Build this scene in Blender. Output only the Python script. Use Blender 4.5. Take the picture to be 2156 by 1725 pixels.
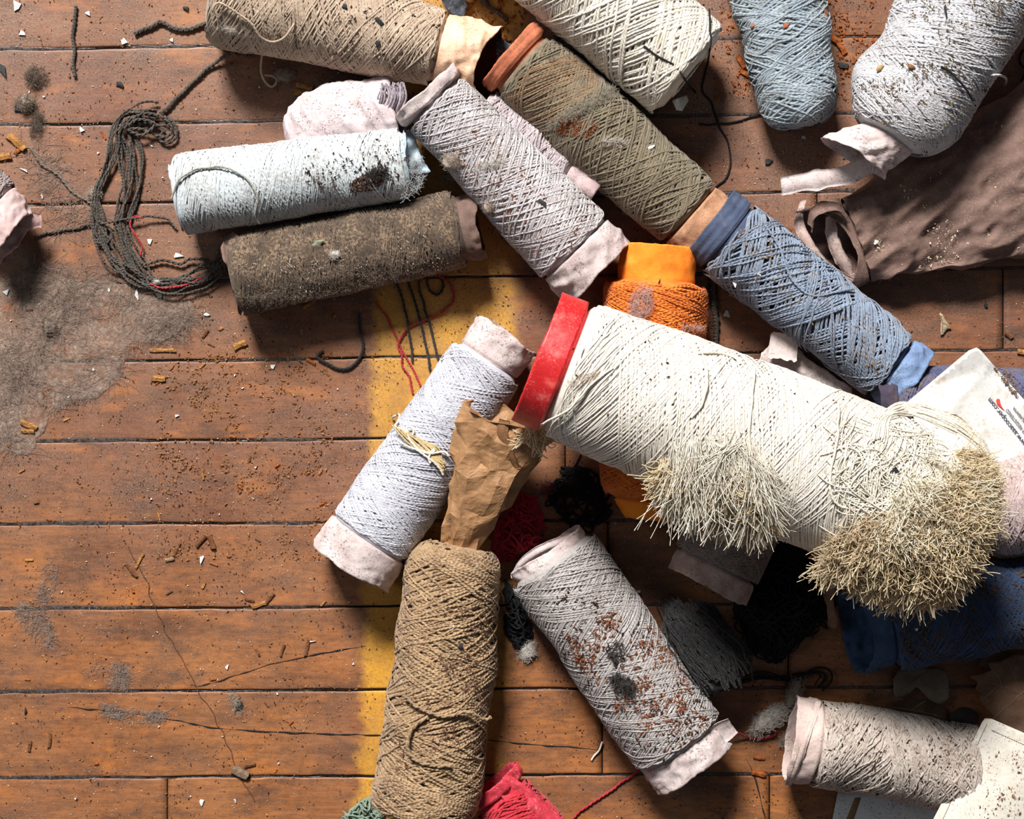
import bpy, math, random
import numpy as np
from mathutils import Vector
from mathutils.geometry import delaunay_2d_cdt

for _o in list(bpy.data.objects):
    bpy.data.objects.remove(_o)

S = 1 / 3000.0            # metres per photo pixel on the floor plane
H = 3900.0                # camera height in those pixels (1.3 m)
scene = bpy.context.scene
PI = math.pi

# ------------------------------------------------------------------ camera, light, exposure
cd = bpy.data.cameras.new('camera')
cd.sensor_fit = 'HORIZONTAL'
cd.sensor_width = 36.0
cd.lens = 36.0 * H / 2156.0
cd.clip_start = 0.05
cam = bpy.data.objects.new('camera', cd)
scene.collection.objects.link(cam)
cam.location = (0, 0, H * S)
scene.camera = cam

world = bpy.data.worlds.new('world')
scene.world = world
world.use_nodes = True
bg = world.node_tree.nodes['Background']
bg.inputs[0].default_value = (0.80, 0.88, 1.0, 1)
bg.inputs[1].default_value = 0.075

def area(name, loc, target, sx, sy, power, col):
    l = bpy.data.lights.new(name, 'AREA')
    l.shape = 'RECTANGLE'
    l.size, l.size_y, l.energy, l.color = sx, sy, power, col
    o = bpy.data.objects.new(name, l)
    scene.collection.objects.link(o)
    o.location = loc
    d = Vector(target) - Vector(loc)
    o.rotation_euler = d.to_track_quat('-Z', 'Y').to_euler()
    return o

area('window_daylight', (-1.0, 3.3, 3.3), (0, 0, 0), 1.3, 1.0, 410, (1.0, 0.985, 0.965))
area('side_fill_light', (-3.2, 1.2, 2.6), (0, 0, 0), 1.4, 1.2, 14, (0.85, 0.93, 1.0))  # weak cool fill light added on the left, not an actual window

vs = scene.view_settings
vs.view_transform = 'Standard'
vs.look = 'None'
vs.gamma = 1.0
vs.use_curve_mapping = False
vs.exposure = 0.38

# ------------------------------------------------------------------ maths helpers
rng = np.random.default_rng(11)
random.seed(5)

def W(px, py, z=0.0):
    px, py, z = np.broadcast_arrays(np.asarray(px, float), np.asarray(py, float), np.asarray(z, float))
    k = 1 - z / H
    return np.stack([(px - 1078) * k, (862.5 - py) * k, z], axis=-1)

def _hash(ix, iy, iz, seed):
    h = (ix * 374761393 + iy * 668265263 + iz * 2147483647 + seed * 1274126177) & 0xFFFFFFFF
    h = ((h ^ (h >> 13)) * 1103515245) & 0xFFFFFFFF
    h = ((h ^ (h >> 16)) * 2654435761) & 0xFFFFFFFF
    return ((h ^ (h >> 15)) & 0xFFFFFF) / float(0xFFFFFF)

def vnoise(p, scale=1.0, seed=0):
    """smooth value noise in -1..1, p (...,3), scale = feature size"""
    q = np.asarray(p, float) / scale
    i = np.floor(q).astype(np.int64)
    f = q - i
    f = f * f * (3 - 2 * f)
    out = 0
    for dx in (0, 1):
        for dy in (0, 1):
            for dz in (0, 1):
                w = (f[..., 0] if dx else 1 - f[..., 0]) * (f[..., 1] if dy else 1 - f[..., 1]) * (f[..., 2] if dz else 1 - f[..., 2])
                out = out + w * _hash(i[..., 0] + dx, i[..., 1] + dy, i[..., 2] + dz, seed)
    return out * 2 - 1

def crumple(p, scale, seed=0):
    """creased paper relief, -1..1"""
    a = 1 - 2 * np.abs(vnoise(p, scale, seed))
    b = 1 - 2 * np.abs(vnoise(p, scale * 0.45, seed + 5))
    return 0.68 * a + 0.32 * b

def unit(v):
    return v / np.maximum(np.linalg.norm(v, axis=-1, keepdims=True), 1e-9)

def srgb(r, g, b):
    def f(c):
        c = c / 255.0
        return c / 12.92 if c <= 0.04045 else ((c + 0.055) / 1.055) ** 2.4
    return (f(r), f(g), f(b), 1.0)

def spline(pts, n):
    """Catmull-Rom through pts, n samples evenly by length"""
    p = np.asarray(pts, float)
    if len(p) == 2:
        s = np.linspace(0, 1, n)[:, None]
        return p[0] * (1 - s) + p[1] * s
    q = np.vstack([2 * p[0] - p[1], p, 2 * p[-1] - p[-2]])
    out = []
    for i in range(1, len(q) - 2):
        t = np.linspace(0, 1, 24, endpoint=False)[:, None]
        a, b, c, d = q[i - 1], q[i], q[i + 1], q[i + 2]
        out.append(0.5 * ((2 * b) + (-a + c) * t + (2 * a - 5 * b + 4 * c - d) * t ** 2 + (-a + 3 * b - 3 * c + d) * t ** 3))
    out.append(p[-1:])
    o = np.vstack(out)
    d = np.r_[0, np.cumsum(np.linalg.norm(np.diff(o, axis=0), axis=1))]
    s = np.linspace(0, d[-1], n)
    return np.stack([np.interp(s, d, o[:, k]) for k in range(o.shape[1])], axis=1)

# ------------------------------------------------------------------ object helpers
COL = scene.collection

def wloc(o):
    v = Vector((0, 0, 0))
    while o is not None:
        v = v + o.location
        o = o.parent
    return np.array(v)

def tag(o, label=None, cat=None, group=None, kind=None):
    if label: o['label'] = label
    if cat: o['category'] = cat
    if group: o['group'] = group
    if kind: o['kind'] = kind
    return o

def thing(name, label, cat, px, py, z=0, group=None):
    o = bpy.data.objects.new(name, None)
    COL.objects.link(o)
    o.empty_display_size = 0.01
    o.location = tuple(W(px, py, z) * S)
    return tag(o, label, cat, group)

def mesh_obj(name, V, F, mat, parent=None, uv=None, smooth=True, tris=None):
    """V in world pixels (n,3); F (m,4) or (m,3) index array; extra tris array optional"""
    V = np.asarray(V, float).reshape(-1, 3) * S
    o_loc = wloc(parent) if parent is not None else np.array([(V[:, 0].min() + V[:, 0].max()) / 2, (V[:, 1].min() + V[:, 1].max()) / 2, V[:, 2].min()])
    V = V - o_loc
    me = bpy.data.meshes.new(name)
    groups = [np.asarray(F)] if len(F) else []
    if tris is not None and len(tris):
        groups.append(np.asarray(tris))
    nloop = sum(g.size for g in groups)
    npoly = sum(len(g) for g in groups)
    me.vertices.add(len(V))
    me.vertices.foreach_set('co', V.astype(np.float32).ravel())
    me.loops.add(nloop)
    idx = np.concatenate([g.ravel() for g in groups]).astype(np.int32)
    me.loops.foreach_set('vertex_index', idx)
    me.polygons.add(npoly)
    tot = np.concatenate([np.full(len(g), g.shape[1]) for g in groups]).astype(np.int32)
    st = np.r_[0, np.cumsum(tot)[:-1]].astype(np.int32)
    me.polygons.foreach_set('loop_start', st)
    me.polygons.foreach_set('use_smooth', np.full(npoly, bool(smooth)))
    if uv is not None:
        l = me.uv_layers.new(name='UVMap')
        l.data.foreach_set('uv', np.asarray(uv, np.float32)[idx].ravel())
    me.update(calc_edges=True)
    me.validate()
    if mat is not None:
        me.materials.append(mat)
    o = bpy.data.objects.new(name, me)
    COL.objects.link(o)
    if parent is not None:
        o.parent = parent
    else:
        o.location = tuple(o_loc)
    return o

def grid_faces(nv, nu, closed_u=False, off=0):
    i = np.arange(nv - 1)[:, None]
    j = np.arange(nu if closed_u else nu - 1)[None, :]
    j2 = (j + 1) % nu
    a = i * nu + j
    b = i * nu + j2
    c = (i + 1) * nu + j2
    d = (i + 1) * nu + j
    return np.stack([a, b, c, d], axis=-1).reshape(-1, 4) + off

def tubes(P, rad, sides=5, normal=None, arc=None, caps=False):
    """P (M,K,3) strands -> V, F, UV. arc: open 'roof' cross section facing normal"""
    P = np.asarray(P, float)
    if P.ndim == 2:
        P = P[None]
    M, K, _ = P.shape
    T = unit(np.gradient(P, axis=1))
    if normal is None:
        ref = np.zeros_like(T); ref[..., 2] = 1
        par = np.abs(T[..., 2]) > 0.93
        ref[par] = (0.8, 0.6, 0)
        N = ref
    else:
        N = normal if normal.ndim == 3 else normal[None]
    B = unit(np.cross(T, N))
    N = unit(np.cross(B, T))
    rad = np.broadcast_to(np.asarray(rad, float), (M, K))
    if arc is None:
        ang = np.arange(sides) / sides * 2 * PI
        closed = True
    else:
        ang = np.linspace(-arc, arc, sides)
        closed = False
    ns = len(ang)
    V = P[:, :, None, :] + rad[:, :, None, None] * (np.sin(ang)[None, None, :, None] * B[:, :, None, :] + np.cos(ang)[None, None, :, None] * N[:, :, None, :])
    f = grid_faces(K, ns, closed)
    F = (f[None] + (np.arange(M) * K * ns)[:, None, None]).reshape(-1, 4)
    L = np.concatenate([np.zeros((M, 1)), np.cumsum(np.linalg.norm(np.diff(P, axis=1), axis=2), axis=1)], axis=1)
    U = np.broadcast_to((ang / (2 * PI))[None, None, :], (M, K, ns))
    UV = np.stack([U, np.broadcast_to(L[:, :, None], (M, K, ns)) * S * 100], axis=-1)
    return V.reshape(-1, 3), F, UV.reshape(-1, 2)

def join(parts):
    V, F, U, n = [], [], [], 0
    for v, f, u in parts:
        V.append(v); F.append(f + n); U.append(u); n += len(v)
    return np.vstack(V), np.vstack(F), np.vstack(U)

# ------------------------------------------------------------------ materials
class NT:
    def __init__(self, name):
        self.m = bpy.data.materials.new(name)
        self.m.use_nodes = True
        self.t = self.m.node_tree
        self.b = self.t.nodes['Principled BSDF']
        self.b.inputs['Specular IOR Level'].default_value = 0.25
        self._co = None
    def n(self, typ, **kw):
        x = self.t.nodes.new(typ)
        for k, v in kw.items():
            setattr(x, k, v)
        return x
    def l(self, a, b):
        self.t.links.new(a, b)
    @property
    def co(self):
        if self._co is None:
            g = self.n('ShaderNodeNewGeometry')
            self._co = g.outputs['Position']
        return self._co
    def noise(self, feat, detail=3, rough=0.6, stretch=None, dist=0.0, off=(0, 0, 0)):
        """feat = feature size in photo pixels"""
        mp = self.n('ShaderNodeMapping')
        mp.inputs['Location'].default_value = off
        k = 1 / (feat * S)
        s = stretch or (1, 1, 1)
        mp.inputs['Scale'].default_value = (k / s[0], k / s[1], k / s[2])
        self.l(self.co, mp.inputs['Vector'])
        x = self.n('ShaderNodeTexNoise')
        x.inputs['Scale'].default_value = 1.0
        x.inputs['Detail'].default_value = detail
        x.inputs['Roughness'].default_value = rough
        x.inputs['Distortion'].default_value = dist
        self.l(mp.outputs[0], x.inputs['Vector'])
        return x.outputs['Fac']
    def ramp(self, fac, lo, hi, a=0.0, b=1.0):
        x = self.n('ShaderNodeMapRange')
        x.inputs['From Min'].default_value = lo
        x.inputs['From Max'].default_value = hi
        x.inputs['To Min'].default_value = a
        x.inputs['To Max'].default_value = b
        self.l(fac, x.inputs['Value'])
        return x.outputs[0]
    def math(self, op, a, b=0.5):
        x = self.n('ShaderNodeMath', operation=op)
        for i, v in enumerate((a, b)):
            if isinstance(v, (int, float)): x.inputs[i].default_value = v
            else: self.l(v, x.inputs[i])
        return x.outputs[0]
    def mix(self, fac, a, b, blend='MIX'):
        x = self.n('ShaderNodeMix', data_type='RGBA', blend_type=blend)
        for sock, v in ((x.inputs['Factor'], fac), (x.inputs['A'], a), (x.inputs['B'], b)):
            if isinstance(v, (int, float)): sock.default_value = v
            elif isinstance(v, tuple): sock.default_value = v
            else: self.l(v, sock)
        return x.outputs['Result']
    def bump(self, height, strength, dist_px, prev=None):
        x = self.n('ShaderNodeBump')
        x.inputs['Strength'].default_value = strength
        x.inputs['Distance'].default_value = dist_px * S
        self.l(height, x.inputs['Height'])
        if prev is not None:
            self.l(prev, x.inputs['Normal'])
        return x.outputs[0]
    def color(self, c):
        if isinstance(c, tuple): self.b.inputs['Base Color'].default_value = c
        else: self.l(c, self.b.inputs['Base Color'])
    def rough(self, r):
        if isinstance(r, (int, float)): self.b.inputs['Roughness'].default_value = r
        else: self.l(r, self.b.inputs['Roughness'])
    def normal(self, s):
        self.l(s, self.b.inputs['Normal'])

def mul(c, k):
    return (min(c[0] * k, 1), min(c[1] * k, 1), min(c[2] * k, 1), 1)

def mat_yarn(name, c, c2=None, dirt=0.35, dirt_col=(0.10, 0.065, 0.04, 1), period=9.0, twist=0.28, patch=60):
    """spun yarn: ply twist relief from the strand's UV, colour variation and dust in patches"""
    t = NT(name)
    c2 = c2 or mul(c, 0.72)
    base = t.mix(t.ramp(t.noise(26, 4), 0.35, 0.68), c, c2)
    fine = t.noise(3.0, 3, 0.7)
    base = t.mix(t.ramp(fine, 0.3, 0.75, 0.0, 0.45), base, mul(c, 0.6))
    d = t.math('MULTIPLY', t.ramp(t.noise(patch, 3, 0.6, off=(3, 7, 1)), 0.4, 0.6, 0.12, 1), t.ramp(t.noise(6, 4, 0.75, off=(1, 2, 3)), 0.45, 0.56))
    base = t.mix(t.math('MULTIPLY', d, min(dirt * 1.35, 1.0)), base, dirt_col)
    t.color(base)
    t.rough(0.9)
    t.b.inputs['Sheen Weight'].default_value = 0.15
    uvn = t.n('ShaderNodeUVMap')
    sp = t.n('ShaderNodeSeparateXYZ')
    t.l(uvn.outputs[0], sp.inputs[0])
    ph = t.math('ADD', t.math('MULTIPLY', sp.outputs[1], 2 * PI / (period * S * 100)), t.math('MULTIPLY', sp.outputs[0], 4 * PI))
    wv = t.math('SINE', ph, 0)
    t.normal(t.bump(fine, 0.3, 1.0, t.bump(wv, twist, 1.1)))
    return t.m

def mat_paper(name, c, c2=None, speck=0.5, speck_col=(0.05, 0.035, 0.025, 1), stain=(0.35, 0.2, 0.12, 1), stain_amt=0.15, rough=0.85, fuzz=1.0, spec=0.25, inside=None):
    t = NT(name)
    c2 = c2 or mul(c, 0.8)
    base = t.mix(t.ramp(t.noise(40, 4, 0.65), 0.35, 0.68), c, c2)
    base = t.mix(t.ramp(t.noise(55, 3, 0.7, off=(5, 1, 2)), 0.55, 0.72, 0, stain_amt), base, stain)
    dm = t.math('MULTIPLY', t.ramp(t.noise(4.5, 3, 0.7, off=(9, 4, 2)), 0.555, 0.61), t.ramp(t.noise(45, 2, off=(2, 2, 8)), 0.42, 0.6, 0.2, 1))
    base = t.mix(t.math('MULTIPLY', dm, speck), base, speck_col)
    if inside:
        g = t.n('ShaderNodeNewGeometry')
        base = t.mix(g.outputs['Backfacing'], base, inside)
    t.color(base)
    t.rough(rough)
    t.b.inputs['Specular IOR Level'].default_value = spec
    t.normal(t.bump(t.noise(2.2, 3, 0.7), 0.35 * fuzz, 1.2, t.bump(t.noise(14, 4, 0.65), 0.5 * fuzz, 3)))
    return t.m

def mat_fibre(name, c, c2=None, trans=0.55):
    t = NT(name)
    c = tuple(v ** 0.6 for v in c[:3]) + (1,)
    c2 = tuple(v ** 0.6 for v in c2[:3]) + (1,) if c2 else None
    col = t.mix(t.ramp(t.noise(9, 3, 0.6), 0.35, 0.65), c, c2 or mul(c, 0.86))
    d = t.n('ShaderNodeBsdfDiffuse'); tr = t.n('ShaderNodeBsdfTranslucent'); mx = t.n('ShaderNodeMixShader')
    t.l(col, d.inputs['Color']); t.l(col, tr.inputs['Color'])
    mx.inputs[0].default_value = trans
    t.l(d.outputs[0], mx.inputs[1]); t.l(tr.outputs[0], mx.inputs[2])
    out = [n for n in t.t.nodes if n.type == 'OUTPUT_MATERIAL'][0]
    t.l(mx.outputs[0], out.inputs['Surface'])
    return t.m

def mat_plain(name, c, var=0.4, feat=10, rough=0.85, spec=0.25, c2=None):
    t = NT(name)
    t.color(t.mix(t.ramp(t.noise(feat, 4, 0.7), 0.35, 0.65), c, c2 or mul(c, 1 - var)))
    t.rough(rough)
    t.b.inputs['Specular IOR Level'].default_value = spec
    t.normal(t.bump(t.noise(feat * 0.4, 3, 0.7), 0.5, 1.5))
    return t.m

# ------------------------------------------------------------------ height register (what already lies where)
REG = []

def surf_z(px, py):
    """height of the topmost registered surface seen at pixel (px,py)"""
    px = np.atleast_1d(np.asarray(px, float)); py = np.atleast_1d(np.asarray(py, float))
    def top(z):
        p = W(px, py, z)
        zn = np.zeros(px.shape)
        for f in REG:
            zn = np.maximum(zn, f(p[:, 0], p[:, 1]))
        return zn
    best = np.zeros(px.shape)
    for z0 in (0.0, 170.0, 330.0, 480.0):   # a ray may meet several surfaces: keep the highest
        z = np.full(px.shape, z0)
        for _ in range(3):
            z = top(z)
        ok = np.abs(top(z) - z) < 10
        best = np.where(ok & (z > best), z, best)
    return best

def on_top(px, py, lift=0.0):
    z = surf_z(px, py) + lift
    return W(px, py, z)

# ------------------------------------------------------------------ floor
SL = [-62, 103, 263, 432, 600, 763, 930, 1104, 1282, 1457, 1638, 1815]
SR = [-95, 72, 233, 396, 563, 737, 910, 1090, 1270, 1445, 1628, 1805]
JO = {0: [1180], 1: [560 - 1200, 1700], 2: [1340], 3: [1720], 4: [1508, 2112], 5: [-80, 1955], 6: [1190], 7: [1280], 8: [1660], 9: [1268], 10: [352, 1620]}

def seam(k, x):
    k = np.asarray(k)
    y = SL[int(k)] + (SR[int(k)] - SL[int(k)]) * (x / 2156.0)
    return y + 1.8 * vnoise(np.stack([x, 0 * x + 97 * int(k), 0 * x], -1), 160, 3) + 0.9 * vnoise(np.stack([x, 0 * x + 31 * int(k), 0 * x], -1), 28, 4)

def mat_floor():
    t = NT('worn_varnished_wood')
    sep = t.n('ShaderNodeSeparateXYZ')
    t.l(t.co, sep.inputs[0])
    oi = t.n('ShaderNodeObjectInfo')
    orange = srgb(166, 102, 48); red = srgb(122, 74, 50); dark = srgb(66, 42, 32)
    # varnish worn through towards the near side of the room, where the wood shows more orange
    wy = t.ramp(sep.outputs[1], -0.26, 0.06, 1.0, 0.0)
    wn = t.noise(330, 3, 0.55, stretch=(1.6, 1, 1))
    w = t.math('ADD', t.math('MULTIPLY', wy, 0.62), t.ramp(wn, 0.35, 0.7, -0.1, 0.55))
    w = t.math('ADD', w, t.ramp(oi.outputs['Random'], 0, 1, -0.1, 0.1))
    base = t.mix(w, red, orange)
    grain = t.noise(12, 6, 0.75, stretch=(12, 1, 1), dist=1.2)
    base = t.mix(t.ramp(grain, 0.42, 0.66, 0, 0.5), base, dark)
    blot = t.noise(70, 5, 0.7, stretch=(2.4, 1, 1), off=(4, 4, 4))
    base = t.mix(t.ramp(blot, 0.46, 0.66, 0, 0.7), base, mul(dark, 0.85))
    base = t.mix(t.ramp(t.noise(60, 3, 0.6, stretch=(2.5, 1, 1), off=(1, 8, 4)), 0.56, 0.74, 0, 0.55), base, srgb(196, 116, 44))
    base = t.mix(t.ramp(t.noise(15, 5, 0.75, stretch=(1.6, 1, 1), off=(6, 1, 1)), 0.45, 0.64, 0, 0.42), base, mul(dark, 1.1))
    # yellow painted line across the boards, worn
    e = t.math('ADD', sep.outputs[0], t.ramp(t.noise(60, 4, 0.65), 0.2, 0.8, -0.008, 0.008))
    e = t.math('ADD', e, t.math('MULTIPLY', sep.outputs[1], -0.035))
    m1 = t.math('MULTIPLY', t.ramp(e, -0.1025, -0.094), t.ramp(e, 0.006, -0.006))
    yworn = t.ramp(t.noise(110, 5, 0.72, off=(7, 7, 3)), 0.38, 0.66, 1.0, 0.45)
    yfine = t.ramp(t.noise(6, 4, 0.8, off=(2, 5, 3)), 0.46, 0.64, 1.0, 0.5)
    ym = t.math('MULTIPLY', t.math('MULTIPLY', m1, yworn), yfine)
    base = t.mix(t.math('MULTIPLY', ym, 0.92), base, srgb(216, 156, 34))
    # dark scuffs
    sc = t.math('MULTIPLY', t.ramp(t.noise(90, 4, 0.7, stretch=(2.2, 1, 1), off=(11, 3, 3)), 0.60, 0.70), t.ramp(t.noise(12, 3), 0.35, 0.6))
    base = t.mix(t.math('MULTIPLY', sc, 0.65), base, srgb(58, 48, 46))
    # fine dust film and grit
    dn = t.ramp(t.noise(240, 4, 0.65, off=(8, 1, 3)), 0.34, 0.6, 0.2, 1)
    df = t.ramp(t.noise(4, 6, 0.9, off=(0, 4, 9)), 0.44, 0.58)
    dust_far = t.ramp(sep.outputs[1], -0.2, 0.2, 0.4, 0.85)
    dust = t.math('MULTIPLY', t.math('MULTIPLY', dn, df), dust_far)
    base = t.mix(dust, base, srgb(142, 114, 94))
    pts = t.ramp(t.noise(2.6, 2, 0.6, off=(4, 9, 9)), 0.70, 0.74)
    base = t.mix(t.math('MULTIPLY', pts, 0.6), base, srgb(200, 170, 135))
    ptd = t.ramp(t.noise(3.2, 2, 0.6, off=(14, 2, 9)), 0.67, 0.72)
    base = t.mix(t.math('MULTIPLY', ptd, 0.7), base, srgb(50, 30, 20))
    t.color(base)
    t.rough(t.ramp(t.noise(60, 4, 0.7), 0.3, 0.7, 0.38, 0.62))
    t.b.inputs['Specular IOR Level'].default_value = 0.42
    t.normal(t.bump(t.noise(2.4, 3, 0.75), 0.35, 0.9, t.bump(grain, 0.22, 1.0, t.bump(t.noise(38, 3), 0.2, 3))))
    return t.m

def build_floor():
    fl = bpy.data.objects.new('floor', None)
    COL.objects.link(fl)
    tag(fl, 'worn varnished narrow floorboards with black gaps and a faded yellow painted line', None, None, 'structure')
    mf = mat_floor()
    grime = mat_plain('gap_grime', srgb(30, 24, 21), 0.5, 6, 0.95, 0.1)
    V, F, _ = [], [], 0
    x0, x1 = -900, 3050
    xs = np.array([x0, x1, x1, x0]); ys = np.array([-900, -900, 2600, 2600])
    sub = mesh_obj('gap_grime', np.stack([xs - 1078, 862.5 - ys, 0 * xs - 2.0], -1), np.array([[0, 3, 2, 1]]), grime, fl)
    rows = list(range(-4, 15))
    for r in rows:
        if 0 <= r < 11:
            top = lambda x, r=r: seam(r, x)
            bot = lambda x, r=r: seam(r + 1, x)
        elif r < 0:
            top = lambda x, r=r: seam(0, x) + 165 * r
            bot = lambda x, r=r: seam(0, x) + 165 * (r + 1)
        else:
            top = lambda x, r=r: seam(11, x) + 175 * (r - 11)
            bot = lambda x, r=r: seam(11, x) + 175 * (r - 10)
        js = JO.get(r, [400 + (r * 733) % 1500])
        cuts = [x0] + sorted(js) + [x1]
        for a, b in zip(cuts[:-1], cuts[1:]):
            n = max(int((b - a) / 14), 4)
            x = np.linspace(a + 1.6, b - 1.6, n)
            yt, yb = top(x) + 1.9, bot(x) - 1.9
            ch = 1.6 * np.clip(vnoise(np.stack([x, 0 * x + r * 50, 0 * x], -1), 45, 9) + 0.15, 0, 1)
            yt = yt + ch
            prof = [(0, -6), (0, -1.3), (2.2, -0.2), (5, 0.0)]
            colsY, colsZ = [], []
            for d, z in prof:
                colsY.append(yt + d); colsZ.append(z + 0 * x)
            cup = 0.5 + 0.3 * math.sin(r * 2.1)
            for f in (0.25, 0.5, 0.75):
                colsY.append(yt + (yb - yt) * f); colsZ.append(-cup * 0.6 * math.sin(PI * f) + 0 * x)
            for d, z in prof[::-1]:
                colsY.append(yb - d); colsZ.append(z + 0 * x)
            Y = np.stack(colsY, 1); Z = np.stack(colsZ, 1); X = np.repeat(x[:, None], Y.shape[1], 1)
            Z = Z + 0.35 * math.sin(r * 5.3 + a)
            # ends drop like the sides
            Z[0] -= 1.3; Z[-1] -= 1.3
            X[0] += 0; 
            Xe0 = X[:1].copy(); Xe1 = X[-1:].copy()
            X = np.vstack([Xe0, X, Xe1]); Y = np.vstack([Y[:1], Y, Y[-1:]]); Z = np.vstack([0 * Z[:1] - 6, Z, 0 * Z[:1] - 6])
            Vv = np.stack([X - 1078, 862.5 - Y, Z], -1)
            f = grid_faces(Vv.shape[0], Vv.shape[1])[:, ::-1]
            mesh_obj('floorboard', Vv, f, mf, fl)
    # old varnish and dirt squeezed up along the seams
    t = NT('seam_dirt')
    t.color(t.mix(t.ramp(t.noise(7, 4, 0.7), 0.4, 0.62), srgb(34, 28, 26), srgb(74, 62, 56)))
    t.rough(t.ramp(t.noise(10, 3, 0.6), 0.4, 0.6, 0.22, 0.7)); t.b.inputs['Specular IOR Level'].default_value = 0.6
    t.normal(t.bump(t.noise(5, 3, 0.7, stretch=(3, 1, 1)), 0.5, 1.2))
    for k in range(12):
        x = np.arange(-100, 2260, 4.5)
        n1 = vnoise(P3_(x, 37 * k, 0), 120, 21); n2 = vnoise(P3_(x, 11 * k, 5), 16, 22); n3 = vnoise(P3_(x, 11 * k, 9), 30, 23)
        wt = np.clip(0.6 + 3.0 * n1 + 1.4 * n2, -1.1, 6); wb = np.clip(0.6 + 2.6 * n1 + 1.4 * n3, -1.1, 6)
        y = seam(k, x)
        fl_ = np.clip(n1 * 2 + 0.8, 0, 1)
        rows = [(-wt - 1.2, 0.03), (-wt * 0.4, -0.9 + fl_ * (1.3 + 0.3 * n2)), (wb * 0.4, -1.0 + fl_ * (1.1 + 0.3 * n3)), (wb + 1.2, 0.03)]
        V = np.stack([np.stack([x - 1078, 862.5 - (y + d), z + 0 * x], -1) for d, z in rows], 1)
        mesh_obj('seam_dirt', V, grid_faces(len(x), 4)[:, ::-1], t.m, fl)
    return fl

def P3_(a, b, c):
    return np.stack(np.broadcast_arrays(np.asarray(a, float), np.asarray(b, float), np.asarray(c, float)), -1)

FLOOR = build_floor()
# ------------------------------------------------------------------ yarn cones
class Cone:
    """axis from A to B (photo pixels at heights zA, zB), half widths rA..rB, vertical squash sq"""
    def __init__(s, A, B, zA, zB, rA, rB, sq=1.0, lump=3.0, bulge=0.0, dropA=0.12, dropB=0.12, shA=16, shB=16, seed=1, prof=None, bend=0.0):
        s.A, s.B = W(*A, zA), W(*B, zB)
        s.kA, s.kB = 1 - zA / H, 1 - zB / H
        s.rA, s.rB, s.sq, s.lump, s.bulge = rA * s.kA, rB * s.kB, sq, lump, bulge
        s.L = float(np.linalg.norm(s.B - s.A))
        s.u = (s.B - s.A) / s.L
        up = np.array([0, 0, 1.0])
        s.s = unit(np.cross(s.u, up)); s.n = unit(np.cross(s.s, s.u))
        s.ends = (dropA, dropB, shA, shB)
        s.prof, s.seed, s.bend = prof, seed, bend
        r = np.random.default_rng(seed)
        s.modes = [(int(r.integers(1, 5)), r.uniform(0, 6.28), r.uniform(1, 5), r.uniform(0, 6.28), r.uniform(0.4, 1)) for _ in range(7)]
        REG.append(s.height)

    def radius(s, v):
        """v in px along the axis (may lie outside 0..L)"""
        u = np.clip(v / s.L, 0, 1)
        r = s.rA + (s.rB - s.rA) * u + s.bulge * np.sin(PI * u)
        if s.prof is not None:
            r = r * np.interp(u, [p[0] for p in s.prof], [p[1] for p in s.prof])
        dA, dB, hA, hB = s.ends
        xa = np.clip(v / hA, 0, 1); xb = np.clip((s.L - v) / hB, 0, 1)
        return r * (1 - dA * (1 - np.sqrt(np.clip(1 - (1 - xa) ** 2, 0, 1)))) * (1 - dB * (1 - np.sqrt(np.clip(1 - (1 - xb) ** 2, 0, 1))))

    def lumps(s, v, th):
        o = 0
        for k, a, m, b, w in s.modes:
            o = o + w * np.sin(k * th + a) * np.sin(m * v / 90.0 + b)
        return o * s.lump * 0.5

    def centre(s, v):
        c = s.A + s.u * v[..., None]
        return c + s.s * (s.bend * np.sin(PI * np.clip(v / s.L, 0, 1)))[..., None]

    def point(s, v, th, dr=0.0, r=None):
        v, th = np.broadcast_arrays(v, th)
        rr = (s.radius(v) + s.lumps(v, th) if r is None else r) + dr
        d = np.sin(th)[..., None] * s.s + np.cos(th)[..., None] * s.n * s.sq
        return s.centre(v) + d * rr[..., None]

    def normal(s, v, th):
        v, th = np.broadcast_arrays(v, th)
        return unit(np.sin(th)[..., None] * s.s * s.sq + np.cos(th)[..., None] * s.n)

    def height(s, X, Y):
        u2 = s.u[:2] / max(np.linalg.norm(s.u[:2]), 1e-6)
        dx, dy = X - s.A[0], Y - s.A[1]
        v = (dx * u2[0] + dy * u2[1])
        d = dx * s.s[0] + dy * s.s[1] - s.bend * np.sin(PI * np.clip(v / s.L, 0, 1))
        r = s.radius(v) + s.lump * 0.3
        ok = (v > -2) & (v < s.L + 2) & (np.abs(d) < r)
        zc = s.A[2] + s.u[2] * v
        return np.where(ok, zc + s.sq * np.sqrt(np.clip(r * r - d * d, 0, None)), 0)

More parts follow.
